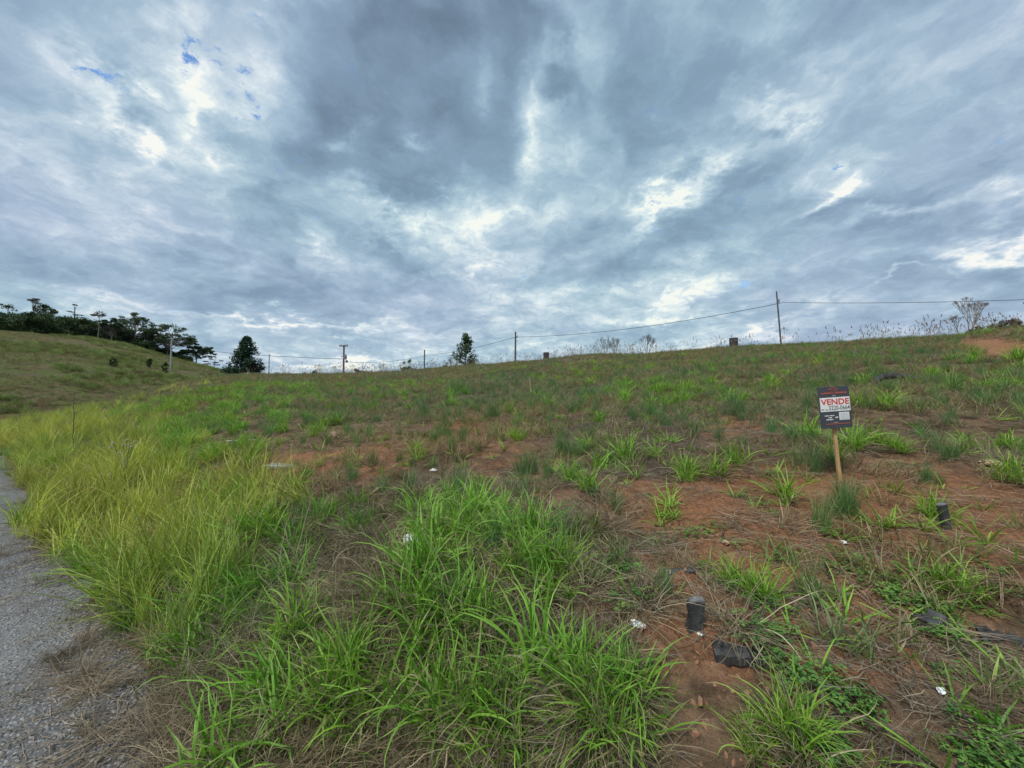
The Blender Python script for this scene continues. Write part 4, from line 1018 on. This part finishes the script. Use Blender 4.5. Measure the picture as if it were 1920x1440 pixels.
def tree(name, loc, H, W, kind, label, seed, cat='tree', colr=DG, group=None, leaf=.22, bark=None):
    """loc foot, H height, W crown width"""
    g = np.random.default_rng(seed); e = empty(name, loc, label, cat, group)
    mb = MB(); tips = []; tw = max(.05, H * .022)
    def limb(a, b, r0, r1, bow=.06):
        a = np.array(a, float); b = np.array(b, float); L_ = np.linalg.norm(b - a); s_ = np.linspace(0, 1, 6)[:, None]
        off = g.normal(size=3) * L_ * bow; P_ = a + (b - a) * s_ + off * np.sin(s_ * math.pi); mb.tube(P_, np.linspace(r0, r1, 6), 5); return P_
    if kind == 'dense':
        tk = limb((0, 0, -.5), (g.normal() * .2, 0, H * .55), tw, tw * .6); nC = 56
        for i in range(nC):
            a = g.random() * 6.28; rr = W / 2 * math.sqrt(g.random()); z = H * (.08 + .84 * g.random()); lim = W / 2 * math.sqrt(max(.05, 1 - ((z / H - .45) / .58) ** 2)); rr = min(rr, lim)
            tips.append((rr * math.cos(a), rr * math.sin(a), z))
        for i in range(6): limb(tk[3], tips[i], tw * .5, tw * .12)
        lc = leaf_cloud(tips, 95, W * .15, leaf, *colr, seed, .75)
    elif kind == 'umbrella':
        top = (g.normal() * .3, 0, H * .5); tk = limb((0, 0, -.5), top, tw, tw * .7); cs = []; spr = []
        nb = 34
        for i in range(nb):
            a = 6.28 * i / nb + g.normal() * .2; rr = W / 2 * (.2 + .8 * math.sqrt(g.random())); z = H * (.97 - .42 * (rr / (W / 2)) ** 1.7 + .03 * g.normal()) - (H * .22 * g.random() if g.random() < .4 else 0)
            t1 = (rr * math.cos(a), rr * math.sin(a) * .8, z); cs.append(t1); spr.append(W * (.05 + .05 * g.random())); P_ = limb(tk[-1 - (i % 3)], t1, tw * .45, tw * .1, .1)
            for q in range(2):
                t2 = np.array(t1) + g.normal(size=3) * [W * .09, W * .09, H * .03]; cs.append(tuple(t2)); spr.append(W * .06); limb(P_[3], t2, tw * .2, tw * .06)
        lc = leaf_cloud(cs, 60, np.array(spr) * 1.25, leaf * .9, *colr, seed, .5)
    elif kind == 'discs':
        cs = []; spr = []; tk = limb((0, 0, -.5), (W * .1, 0, H * .93), tw, tw * .3, .03)
        for (x, z, s_) in [(.05, .97, .16), (-.22, .82, .2), (.38, .70, .2), (-.3, .62, .2), (.1, .58, .26), (-.1, .45, .3), (.3, .42, .22)]:
            c = (x * W, g.normal() * .1 * W, z * H); limb(tk[3], c, tw * .35, tw * .1)
            for q in range(3): cs.append((c[0] + g.normal() * s_ * W * .3, c[1] + g.normal() * s_ * W * .3, c[2])); spr.append(s_ * W * .5)
        lc = leaf_cloud(cs, 26, np.array(spr), leaf, *colr, seed, .22)
    elif kind == 'top':      # bare trunk with a small head
        cs = []; tw *= .6; tk = limb((-W * .1, 0, -.5), (0, 0, H * .9), tw, tw * .5, .02)
        if seed % 2 == 0: limb((W * .25, 0, H * .4), (W * .2, 0, H * .9), tw * .8, tw * .5, .02)
        for i in range(9): cs.append((g.normal() * W * .2, g.normal() * W * .2, H * (.93 + .035 * g.normal())))
        for q in cs[:4]: limb(tk[-2], q, tw * .3, tw * .1)
        lc = leaf_cloud(cs, 34, W * .2, leaf, *colr, seed, .6)
    elif kind == 'pine':
        tk = limb((0, 0, -.4), (0, 0, H * .98), tw * 1.2, tw * .15, .01); cs = []; spr = []
        nl = 17
        for i in range(nl):
            z = H * (.06 + .92 * i / (nl - 1)); q = (1 - i / (nl - 1)); rad_ = W / 2 * (q ** .75) * (1 if i > 2 else .92)
            nbr = max(2, int(9 * q + 3))
            for j in range(nbr):
                a = g.random() * 6.28; L_ = rad_ * (.68 + .45 * g.random()); t1 = np.array([L_ * math.cos(a), L_ * math.sin(a), z + L_ * .38]); limb((0, 0, z), t1, tw * .25, tw * .06, .05)
                for f in (.4, .6, .8, 1.0): cs.append(tuple(np.array([0, 0, z]) * (1 - f) + t1 * f)); spr.append(W * .055 + .06)
        lc = leaf_cloud(cs, 30, np.array(spr) * 1.35, leaf, *colr, seed, .9)
    elif kind == 'youngpine':
        tk = limb((0, 0, -.4), (0, 0, H), tw, tw * .2, .01); cs = []; spr = []; nl = 15
        for i in range(nl):
            q = 1 - i / (nl - 1); z = H * (.12 + .86 * i / (nl - 1))
            for j in range(5):
                a = g.random() * 6.28; L_ = W / 2 * (q ** .8 * .9 + .12) * (.7 + .5 * g.random()); t1 = np.array([L_ * math.cos(a), L_ * math.sin(a), z + L_ * .7]); limb((0, 0, z), t1, tw * .3, tw * .08)
                for f in (.5, .75, 1.0): cs.append(tuple(np.array([0, 0, z]) * (1 - f) + t1 * f)); spr.append(.14 + W * .03)
        lc = leaf_cloud(cs, 14, np.array(spr), leaf, *colr, seed, 1.2)
    elif kind == 'vase':
        cs = []
        def vg(p, d, L_, r_, lv):
            q = p + d * L_; limb(p, q, r_, r_ * .7, .04)
            if lv == 0: cs.append(tuple(q)); return
            for j in range(2 if lv > 3 else 3):
                nd_ = d + g.normal(size=3) * [.30, .30, .10] + np.array([0, 0, .10]); nd_ /= np.linalg.norm(nd_); vg(q, nd_, L_ * (.66 + .12 * g.random()), max(r_ * .66, .009), lv - 1)
        limb((0, 0, -.3), (0, 0, H * .16), .07, .06)
        for dx_ in (-.10, .35, .62, 1.0):
            dd = np.array([dx_, .25 * g.normal(), 1.0]); dd /= np.linalg.norm(dd); vg(np.array([0, 0, H * .14]), dd, H * .30, .045, 4)
        dd = np.array([-.55, 0, 1.0]); dd /= np.linalg.norm(dd); vg(np.array([-.5, 0, -.1]), dd, H * .24, .035, 4)
        lc = leaf_cloud(cs, 2, .12, leaf * .4, *colr, seed, .5)
    elif kind in ('bare', 'baresmall'):
        cs = []; tw = .05 if kind == 'baresmall' else .075
        def grow(p, d, L_, r_, lv):
            q = p + d * L_; limb(p, q, r_, r_ * .65, .04)
            if lv == 0: cs.append(tuple(q)); return
            for j in range(3):
                nd_ = d + g.normal(size=3) * [.42, .42, .2]; nd_[2] = abs(nd_[2]) + .05; nd_ /= np.linalg.norm(nd_); grow(q, nd_, L_ * (.62 + .2 * g.random()), r_ * .68, lv - 1)
        st_ = 4 if kind == 'bare' else 3
        for j in range(st_):
            dd = np.array([(-.55 + 1.1 * j / (st_ - 1)) * W / H, .2 * g.normal(), 1.0]); dd /= np.linalg.norm(dd); grow(np.array([(.1 * (j - 1.5)) * W * .2, 0, -.3]), dd, H * .40, tw, 4)
        lc = leaf_cloud(cs, 4, .18, leaf * .5, *colr, seed, .5)
    elif kind == 'shrub':
        cs = []
        for i in range(26):
            a = g.random() * 6.28; rr = W / 2 * math.sqrt(g.random()); z = H * (.1 + .8 * g.random()) * (1 - .35 * (2 * rr / W) ** 2); cs.append((rr * math.cos(a), rr * math.sin(a), z))
        for q in cs[:8]: limb((0, 0, -.2), q, tw * .5, tw * .1)
        lc = leaf_cloud(cs, 90, W * .13, leaf * .8, *colr, seed, .8)
    if kind.startswith('bare') or kind == 'vase':
        allv = np.vstack(mb.v); kx = W / (allv[:, 0].max() - allv[:, 0].min()); kz = H / allv[:, 2].max(); kk = np.array([kx, kx, kz])
        mb.v = [v * kk for v in mb.v]; lc = (lc[0] * kk, lc[1], lc[2])
    mb.build('trunk', bark or M_BARK, e)
    me = mesh_np('crown', lc[0], lc[1], M_LEAF, lc[2]); new_obj('crown', me, e)
    return e
RT = 160.0
def hill_tree(px, top, wpx, kind, label, seed, colr=DG, rt=RT, sink=.6, leaf=.25, cat='tree', name=None, bark=None, group=None):
    d = ray(px, 650); th = math.atan2(d[0], d[1]); X, Y = rt * math.sin(th), rt * math.cos(th); z0 = float(hill_h(np.array([X]), np.array([Y]))[0]) - sink
    tp = at(px, top, Y); H = tp.z - z0; k = Y / F
    nm = name or {'dense': 'broadleaf_tree', 'umbrella': 'umbrella_tree', 'discs': 'layered_tree', 'top': 'palm_like_tree', 'shrub': 'shrub'}[kind]
    return tree(nm, Vector((X, Y, z0)), H, wpx * k, kind, label, seed, cat, colr, group, leaf, bark)
GR = 'trees along the crest of the left hill'
dl = [(-30, 590, 60, 'dense tree cut by the left picture edge'), (18, 584, 50, 'dense dark tree behind the small round topped tree'), (40, 586, 46, 'dark broad tree below the tall thin twin trunk tree'),
      (66, 584, 44, 'dark bushy tree just right of the twin trunk tree'), (95, 586, 46, 'dark tree under the round green crown on the hill'), (112, 588, 40, 'dark low tree left of the layered tree'),
      (134, 592, 46, 'dense dark tree at the foot of the layered tree'), (156, 597, 42, 'dark rounded tree right of the layered tree'), (176, 602, 40, 'dark tree under the small reddish crown'),
      (199, 606, 40, 'dark tree between the two small open crowns'), (222, 614, 40, 'dense low tree left of the big open umbrella tree'), (243, 627, 38, 'low dark tree under the big open umbrella tree'),
      (268, 638, 36, 'dark undergrowth tree right of the big open umbrella tree'), (296, 650, 34, 'low dark bushy tree below the arching umbrella tree'), (322, 660, 34, 'dark bushy tree at the right foot of the arching umbrella tree'), (345, 668, 26, 'small dark bush tree left of the leaning dense tree')]
for i, (a_, b_, w_, l_) in enumerate(dl):
    hill_tree(a_, b_, w_ * 1.15, 'dense', l_, 100 + i, DG if i % 3 else MG, 156 + 4 * (i % 3), group=GR, leaf=.34)
hill_tree(11, 569, 22, 'top', 'small round crown on a thin trunk at the far left', 201, DG, 166, group=GR, leaf=.3)
hill_tree(59, 557, 20, 'top', 'tallest thin twin trunk tree with a tiny head', 202, BR, 166, group=GR, leaf=.3)
hill_tree(84, 565, 36, 'dense', 'round green crown standing above the dark wood', 203, MG, 168, group=GR, leaf=.3)
hill_tree(132, 567, 44, 'discs', 'layered tree with flat separate tiers of leaves', 204, DG, 166, group=GR, leaf=.3)
hill_tree(183, 585, 22, 'top', 'small reddish brown crown on a pale straight trunk', 205, BR, 150, group=GR, bark=M_PALEBARK, leaf=.3)
hill_tree(205, 588, 34, 'umbrella', 'small open crown left of the big umbrella tree', 206, DG, 152, group=GR, leaf=.3, bark=M_PALEBARK)
hill_tree(252, 583, 62, 'umbrella', 'big open umbrella tree with pale trunk and lacy crown', 207, DG, 158, group=GR, leaf=.32, bark=M_PALEBARK)
hill_tree(287, 612, 46, 'umbrella', 'reddish lacy tree between the two umbrella trees', 208, BR, 160, group=GR, leaf=.32, bark=M_PALEBARK)
hill_tree(318, 608, 76, 'umbrella', 'wide arching umbrella tree with dense right side', 209, MG, 158, group=GR, leaf=.36, bark=M_PALEBARK)
hill_tree(370, 641, 52, 'umbrella', 'leaning dense tree at the right end of the wood', 210, DG, 160, group=GR, leaf=.4)
hill_tree(356, 628, 16, 'top', 'little tuft of leaves poking out above the leaning tree', 212, DG, 158, group=GR, leaf=.3)
hill_tree(402, 668, 34, 'discs', 'low straggly bush at the hill end left of the pine', 211, BR, 160, group=GR, leaf=.3)
for i, (a_, b_, w_, rt_, l_) in enumerate([(187, 646, 10, 118, 'tiny dark shrub high on the hillside'), (214, 666, 15, 88, 'dark green shrub lowest on the hillside left of the pale pole'), (282, 668, 14, 92, 'small shrub on the hillside near the pale pole'), (311, 670, 14, 88, 'narrow shrub touching the pale pole on the hillside')]):
    hill_tree(a_, b_ + 2, w_ * .7, 'shrub', l_, 300 + i, MG, rt_, .1, .2, 'shrub', group='shrubs on the left hillside')
def field_tree(name, px, top, wpx, depth, kind, label, seed, colr=DG, leaf=.16, drop=.0, cat='tree', bark=None):
    tp = at(px, top, depth); z0 = float(ground_h(tp.x, tp.y)) - drop; k = depth / F
    return tree(name, Vector((tp.x, tp.y, z0)), tp.z - z0, wpx * k, kind, label, seed, cat, colr, None, leaf, bark)
field_tree('pine_tree', 463, 633, 78, 62, 'pine', 'dense dark green conical pine on the left of the ridge', 400, ((.014, .045, .03), (.03, .07, .04)), .26)
field_tree('young_pine', 873, 629, 50, 55, 'youngpine', 'slender young pine left of the centre pole', 401, ((.05, .10, .05), (.08, .14, .065)), .2)
field_tree('round_bush', 768, 667, 28, 56, 'shrub', 'rounded green bush left of the slim dark pole', 402, ((.04, .09, .035), (.07, .13, .05)), .16, cat='bush')
field_tree('low_shrub', 838, 671, 34, 58, 'shrub', 'low green shrub left of the slender young pine', 403, ((.04, .08, .035), (.07, .11, .05)), .14, cat='shrub')
field_tree('dead_shrub', 848, 666, 22, 57, 'baresmall', 'reddish leafless shrub beside the young pine', 404, BR, .12, cat='shrub', bark=M_REDPOLE)
field_tree('bare_tree', 1814, 556, 84, 24.5, 'vase', 'large leafless spreading tree on the right of the ridge', 405, ((.16, .10, .12), (.2, .14, .15)), .16, bark=M_PALEBARK)
field_tree('bare_tree', 1132, 627, 34, 42, 'baresmall', 'leaning bare sapling under the long cable', 406, BR, .1, bark=M_PALEBARK)
field_tree('bare_tree', 1153, 632, 22, 42, 'baresmall', 'bushy grey sapling just right of the leaning one', 407, BR, .1, bark=M_PALEBARK)
field_tree('bare_tree', 1213, 625, 26, 41, 'baresmall', 'small rounded leafless tree between sapling and drum', 408, BR, .1, bark=M_PALEBARK)
field_tree('hedge_bush', 1893, 597, 64, 23.5, 'shrub', 'low purplish bush on the ridge at the right edge', 409, ((.07, .075, .05), (.11, .09, .08)), .16, cat='bush')
field_tree('low_shrub', 1413, 634, 26, 50, 'shrub', 'low dark shrub between the wide drum and the tallest pole', 410, DG, .14, cat='shrub')
field_tree('low_shrub', 1830, 604, 26, 24, 'shrub', 'small purple shrub at the foot of the big bare tree', 411, ((.10, .06, .08), (.14, .09, .1)), .12, cat='shrub')
for i, (a_, b_, w_, l_) in enumerate([(583, 690, 34, 'low distant tree left of the transformer pole'), (690, 690, 40, 'low distant tree right of the transformer pole'), (720, 693, 30, 'faint distant tree left of the round bush'), (672, 687, 20, 'reddish distant bush beside the transformer pole')]):
    field_tree('distant_tree', a_, b_, w_, 120, 'dense', l_, 420 + i, ((.07, .09, .075), (.10, .12, .09)), .35)
field_tree('leaning_bush', 420, 689, 40, 75, 'shrub', 'olive bush in the dip between the hill and the pine', 430, ((.07, .09, .035), (.11, .12, .05)), .2, cat='bush')

# ------------------------------------------------------------------ grass clumps one can point at
GNM = {'broad': 'broad bladed', 'fine': 'fine bladed', 'spread': 'star shaped', 'thatch': 'straw'}
def clump(px, py, hpx, kind, label, parts=3, wide=.5, name='grass_tussock', seed=0, tone=1.0):
    b, dp = ground_at(px, py); k = dp / F; g = np.random.default_rng(seed + int(px)); h_ = hpx * k
    fn = {'broad': tuft_broad, 'fine': tuft_fine, 'spread': tuft_spread, 'thatch': thatch, 'yellow': tuft_yellow}[kind]
    ref = {'broad': .42, 'fine': .38, 'spread': .24, 'thatch': .32, 'yellow': .62}[kind]
    ps = []
    for i in range(parts):
        V, Q, C_ = fn(int(g.integers(1 << 20)))
        V = V * (h_ / ref) * (1 if i == 0 else g.uniform(.65, .95)); a = g.random() * 6.28; rr = 0 if i == 0 else wide * h_ * g.uniform(.3, 1)
        V[:, 0] += rr * math.cos(a); V[:, 1] += rr * math.sin(a) * .7
        if i: V[:, 2] += float(ground_h(b.x + rr * math.cos(a), b.y + rr * math.sin(a) * .7)) - b.z
        ps.append((V, Q, C_ * tone))
    V, Q, C_ = merge(*ps); me = mesh_np(name, V, Q, M_DRY if kind == 'thatch' else M_BLADE, C_, True)
    o = new_obj(name, me, None, b - Vector((0, 0, .012))); tag(o, label, 'grass clump', 'grass clumps in the field'); return o
CLUMPS = [
 (985, 888, 66, 'fine', 'fine blue green tussock standing alone on bare soil near the centre', 3, .35),
 (1105, 922, 62, 'broad', 'bright clump right of and nearer than the fine centre tussock', 2, .3),
 (1345, 893, 66, 'broad', 'wide spreading bright clump on the dark burnt soil left of the sale post', 6, 1.2),
 (1252, 826, 30, 'spread', 'small pale green clump alone on the black burnt patch', 4, .8),
 (1238, 985, 62, 'spread', 'sprawling star shaped clump on red soil below the wide clump', 4, .7),
 (1385, 757, 34, 'broad', 'bright clump at the back left of the sale board', 3, .8),
 (1280, 757, 36, 'broad', 'yellow green upright clump at the back of the burnt patch', 2, .4),
 (1228, 738, 30, 'broad', 'yellow green clump at the edge of the back grass', 2, .5),
 (1525, 872, 58, 'fine', 'dense green tussock directly left of the sale post', 5, .7),
 (1590, 962, 84, 'fine', 'tall fine tussock growing at the foot of the sale post', 4, .45),
 (1640, 835, 54, 'broad', 'leafy clump just right of the sale board', 3, .7),
 (1686, 848, 48, 'broad', 'second leafy clump right of the sale board', 3, .6),
 (1666, 993, 62, 'spread', 'low fanned clump between the sale post and charred stake', 4, .5),
 (1745, 968, 70, 'broad', 'upright bright clump left of the narrow charred stake', 2, .3),
 (1733, 906, 48, 'fine', 'dull dark fine clump behind the charred stake', 3, .5),
 (1790, 1108, 84, 'broad', 'large leafy clump in front of the charred stake', 3, .45),
 (1775, 866, 52, 'fine', 'narrow dark green tussock right of the sign', 2, .3),
 (1826, 842, 40, 'broad', 'small upright tuft behind the cream rock', 2, .4),
 (1888, 842, 48, 'broad', 'green tuft at the upper right edge', 3, .5),
 (1900, 905, 50, 'broad', 'dense tuft over the cream rock at the right edge', 3, .6),
 (1435, 1125, 100, 'broad', 'tall loose clump on red soil above the lone seedling', 3, .5),
 (1372, 1100, 80, 'broad', 'loose clump left of the tall one on red soil', 3, .5),
 (1480, 1185, 84, 'spread', 'lone star shaped seedling below the tall loose clump', 1, 0),
 (1058, 852, 44, 'fine', 'thin pale tussock behind the bright centre clump', 2, .3),
 (930, 787, 46, 'fine', 'blue green tuft behind the centre tussock', 3, .5),
 (636, 792, 40, 'fine', 'blue green tuft behind the orange stone', 4, .9),
 (795, 782, 42, 'fine', 'thin green tuft at mid field left of centre', 2, .4),
 (850, 738, 34, 'fine', 'soft blue green tuft in the back grass', 3, .8),
 (530, 812, 34, 'broad', 'bright little clump right of the dark branch', 3, .8),
 (590, 812, 32, 'broad', 'bright clump left of the orange stone', 3, .8),
 (835, 1030, 84, 'broad', 'thick vivid green clump behind the plastic scrap', 7, .9),
 (880, 1010, 80, 'broad', 'vivid clump adjoining the thick one on its right', 4, .7),
 (1010, 1085, 100, 'broad', 'tall vivid green clump in the middle of the near field', 6, .6),
 (1055, 1060, 90, 'broad', 'green clump leaning right off the tall vivid one', 4, .6),
 (1455, 890, 40, 'spread', 'thin straggly clump left of the sale post tussock', 3, .6),
 (945, 955, 50, 'spread', 'small straggly clump above the tall vivid one', 3, .6),
 (555, 1215, 150, 'broad', 'near leafy clump rising from the straw beside the road', 3, .5),
 (625, 1330, 190, 'broad', 'large near clump of long green leaves above the road edge', 4, .5),
 (1145, 1400, 170, 'broad', 'big drooping leafy clump at the bottom centre', 4, .5),
 (960, 1430, 170, 'broad', 'long leaved clump at the bottom left of centre', 4, .6),
 (1490, 1400, 150, 'broad', 'tall near clump with long arching leaves at bottom right', 3, .3),
 (1420, 1420, 100, 'broad', 'shorter arching clump among the straw at bottom right', 2, .4),
 (1640, 1425, 60, 'spread', 'pair of small tufts at the bottom right edge', 2, .6),
 (500, 1010, 100, 'broad', 'upright green clump where straw begins at left', 4, .7),
 (420, 960, 90, 'broad', 'green clump beside the yellow roadside grass', 4, .8),
 (1228, 1140, 50, 'thatch', 'grey dead straw clump flattened left of the charred block', 2, .5),
 (1835, 1295, 60, 'thatch', 'long mat of grey dead straw at the right edge', 5, 1.4),
 (1440, 1205, 40, 'thatch', 'small flattened straw clump below the lone seedling', 2, .8),
 (1110, 1000, 60, 'spread', 'star shaped clump left of the red soil patch', 3, .6),
]
for i, c in enumerate(CLUMPS):
    clump(*c[:5], parts=c[5], wide=c[6], seed=1000 + i, tone=1.0)

# ------------------------------------------------------------------ scattered growth
grassy = dict(offv=.16)
do_scatter('green_grass', 'broad', 'bright broad bladed grass growing in the field', 26000, 1.35, 30, 'G', .40, (.45, 1.1), 1.25, .2, .2, bigger=.2)
do_scatter('fine_grass', 'fine', 'fine green grass growing in the field', 14000, 2.0, 48, 'F', .55, (.5, .95), .95, .12, .1, offv=.2)
do_scatter('short_grass', 'field', 'short mixed green and dry grass covering the slope', 90000, 1.5, 60, 'F', .85, (.5, 1.1), .85, .15, .4, offv=.28, offc=(.10, -.10, .06))
do_scatter('seedlings', 'spread', 'small grass seedlings on the bare soil', 9000, 1.5, 16, 'S', .26, (.25, .95), 1.0, .1)
do_scatter('dead_straw', 'thatch', 'grey brown dead straw hanging over the road bank', 9000, .9, 14, 'D', .85, (.45, .9), 1.2, .22, offv=.28, offc=(.10, .04, -.06))
do_scatter('yellow_grass', 'yellow', 'tall yellow green grass along the road edge', 22000, 2.2, 40, 'Y', .62, (.45, 1.2), 1.0, .26, offv=.38)
do_scatter('roadside_grass', 'broad', 'mixed green blades growing through the yellow roadside grass', 9000, 1.5, 35, 'Y', .42, (.5, 1.1), 1.0, .3, offv=.2, offc=(.1, .0, .0))
do_scatter('dry_litter', 'litter', 'dry grass litter lying on the soil', 34000, 1.0, 28, 'S', .95, (.5, 1.1), 1.0, .05, offv=.35, sink=-.004, pred=lambda X, Y, Z, r: .5 + .5 * sst(.46, .6, fbm(X, Y, 1.6, 3, 81)))
do_scatter('dead_tufts', 'thatch', 'small grey brown dead tufts dotted over the slope', 22000, 3.2, 36, 'F', .5, (.25, .62), .9, .2, offv=.3, far_gain=.4)
do_scatter('clover_cover', 'clover', 'low green clover leaves covering the soil', 30000, 1.2, 9, 'C', 1.2, (.4, .9), 1.3, .08, offv=.2, sink=.0)
do_scatter('seed_stalks', 'stalk', 'tall dry seed stalks along the ridge', 16000, 16, 48, None, .36, (.3, 1.05), .6, .06, offv=.2,
           pred=lambda X, Y, Z, r: sst(22, 36, r) * (.3 + .7 * sst(.35, .6, fbm(X, Y, .12, 3, 5))) * sst(-.75, -.55, X / Y))
do_scatter('long_dry_blades', 'strand', 'single long tan blades bent over the grass', 3000, 1.7, 10, 'D', .35, (.6, 1.1), 1.1, .3, offv=.15, sink=-.03)
# litter and pebbles at the road edge
X, Y, Z, r = candidates(16000, .8, 14, 1.3, (-80, 60)); d = road_d(X, Y)
k = rng.random(len(X)) < np.exp(-((d + .05) / .55) ** 2) * .55; X, Y, Z = X[k], Y[k], Z[k]; m = len(X)
s = rng.uniform(.3, 1.1, m) ** 2 * .9
gn_scatter('road_grit', 'pebble', np.stack([X, Y, Z + .02], 1), np.stack([rng.random(m) * 3, rng.random(m) * 3, rng.random(m) * 6], 1), np.stack([s] * 3, 1), np.zeros((m, 3)), 'loose grey grit along the road edge')
X, Y, Z, r = candidates(5000, .8, 14, 1.3, (-80, 60)); d = road_d(X, Y)
k = rng.random(len(X)) < np.exp(-((d + .10) / .38) ** 2) * .6; X, Y, Z = X[k], Y[k], Z[k]; m = len(X)
s = rng.uniform(.5, 1.1, m)
gn_scatter('road_litter', 'litter', np.stack([X, Y, Z + .022], 1), np.stack([rng.normal(0, .04, m), rng.normal(0, .04, m), rng.random(m) * 6], 1), np.stack([s] * 3, 1), rng.normal(0, .2, (m, 1)) * np.ones((1, 3)), 'dry straw bits strewn on the road edge')
X, Y, Z, r = candidates(52000, .8, 7, 1.25, (-88, 10)); d = road_d(X, Y)
k = (d < -.02) & (d > -4); X, Y, Z = X[k], Y[k], Z[k]; m = len(X); s = rng.uniform(.35, 1.0, m)
gn_scatter('road_stones', 'pebble', np.stack([X, Y, np.maximum(Z, 0) + .0185], 1), np.stack([rng.random(m) * .6, rng.random(m) * .6, rng.random(m) * 6], 1), np.stack([s, s, s * .6], 1), np.zeros((m, 3)), 'pale stone chips set in the worn road surface')
X, Y, Z, r = candidates(9000, .8, 12, 1.3, (-80, 60)); d = road_d(X, Y)
k = rng.random(len(X)) < np.exp(-((d + .05) / .28) ** 2) * .30 * sst(.4, .6, fbm(X, Y, 1.4, 3, 44)); X, Y, Z = X[k], Y[k], Z[k]; m = len(X); s = rng.uniform(.25, .6, m)
gn_scatter('edge_straw', 'thatch', np.stack([X, Y, np.maximum(Z, 0) + .004], 1), np.stack([rng.normal(0, .3, m), rng.normal(0, .3, m), rng.random(m) * 6], 1), np.stack([s] * 3, 1), rng.normal(0, .2, (m, 1)) * np.ones((1, 3)), 'short dead straw creeping over the road edge')
# soil crumbs on the red ground
X, Y, Z, r = candidates(30000, 1.2, 14, 1.2); k = rng.random(len(X)) < .5 * sst(.45, .7, fbm(X, Y, 1.5, 3, 12)) * sst(.2, .6, road_d(X, Y)); X, Y, Z = X[k], Y[k], Z[k]; m = len(X)
MC = simple('soil_crumb', (.16, .08, .05), (.42, .24, .14), 1.0, .95, .3, detail=1)
cc = bpy.data.collections.new('variants_crumb')
for i in range(4):
    V, T = pebbles(i + 20); cc.objects.link(bpy.data.objects.new('crumb_v%02d' % i, mesh_np('crumb', V, None, MC, None, False, T)))
POOL['crumb'] = (cc, None); s = rng.uniform(.25, 1.2, m) ** 2 * 1.2
gn_scatter('soil_crumbs', 'crumb', np.stack([X, Y, Z + .003], 1), np.stack([rng.random(m) * 3, rng.random(m) * 3, rng.random(m) * 6], 1), np.stack([s] * 3, 1), np.zeros((m, 3)), 'crumbs of red and tan soil on bare ground')
n = 9000; r = 66 + 98 * rng.random(n); a = R(-75) + R(46) * rng.random(n); X, Y = r * np.sin(a), r * np.cos(a); Z = hill_h(X, Y)
k = fbm(X, Y, .11, 3, 22) > .5; X, Y, Z = X[k], Y[k], Z[k]; m = len(X); s = rng.uniform(1.4, 3.4, m); b_ = rng.normal(0, .3, m) - .1
gn_scatter('hill_weeds', 'fine', np.stack([X, Y, Z - .05], 1), np.stack([np.zeros(m), np.zeros(m), rng.random(m) * 6], 1), np.stack([s * 1.6, s * 1.6, s * .8], 1), np.stack([b_ + .4, b_ + .05, b_], 1), 'taller weeds in patches on the left hill')
X, Y, Z, r = candidates(9000, 1.3, 11, 1.2); k = rng.random(len(X)) < .35 * sst(.45, .65, fbm(X, Y, 1.1, 3, 14)) * sst(.3, .8, road_d(X, Y)); X, Y, Z = X[k], Y[k], Z[k]; m = len(X); s = rng.uniform(.8, 2.6, m)
gn_scatter('soil_clods', 'crumb', np.stack([X, Y, Z + .002], 1), np.stack([rng.random(m) * 3, rng.random(m) * 3, rng.random(m) * 6], 1), np.stack([s, s, s * .8], 1), np.zeros((m, 3)), 'larger clods of reddish soil between the tufts')
# grass on the hill
n = 26000; r = 66 + 98 * rng.random(n); a = R(-75) + R(46) * rng.random(n); X, Y = r * np.sin(a), r * np.cos(a); Z = hill_h(X, Y)
k = fbm(X, Y, .08, 3, 2) > .42; X, Y, Z = X[k], Y[k], Z[k]; m = len(X); s = rng.uniform(1.2, 3.2, m)
b_ = rng.normal(0, .18, m) - .05
gn_scatter('hill_tufts', 'field', np.stack([X, Y, Z - .05], 1), np.stack([np.zeros(m), np.zeros(m), rng.random(m) * 6], 1), np.stack([s, s, s * .8], 1), np.stack([b_ + .12, b_ - .06, b_ + .05], 1), 'rough grass on the left hill')
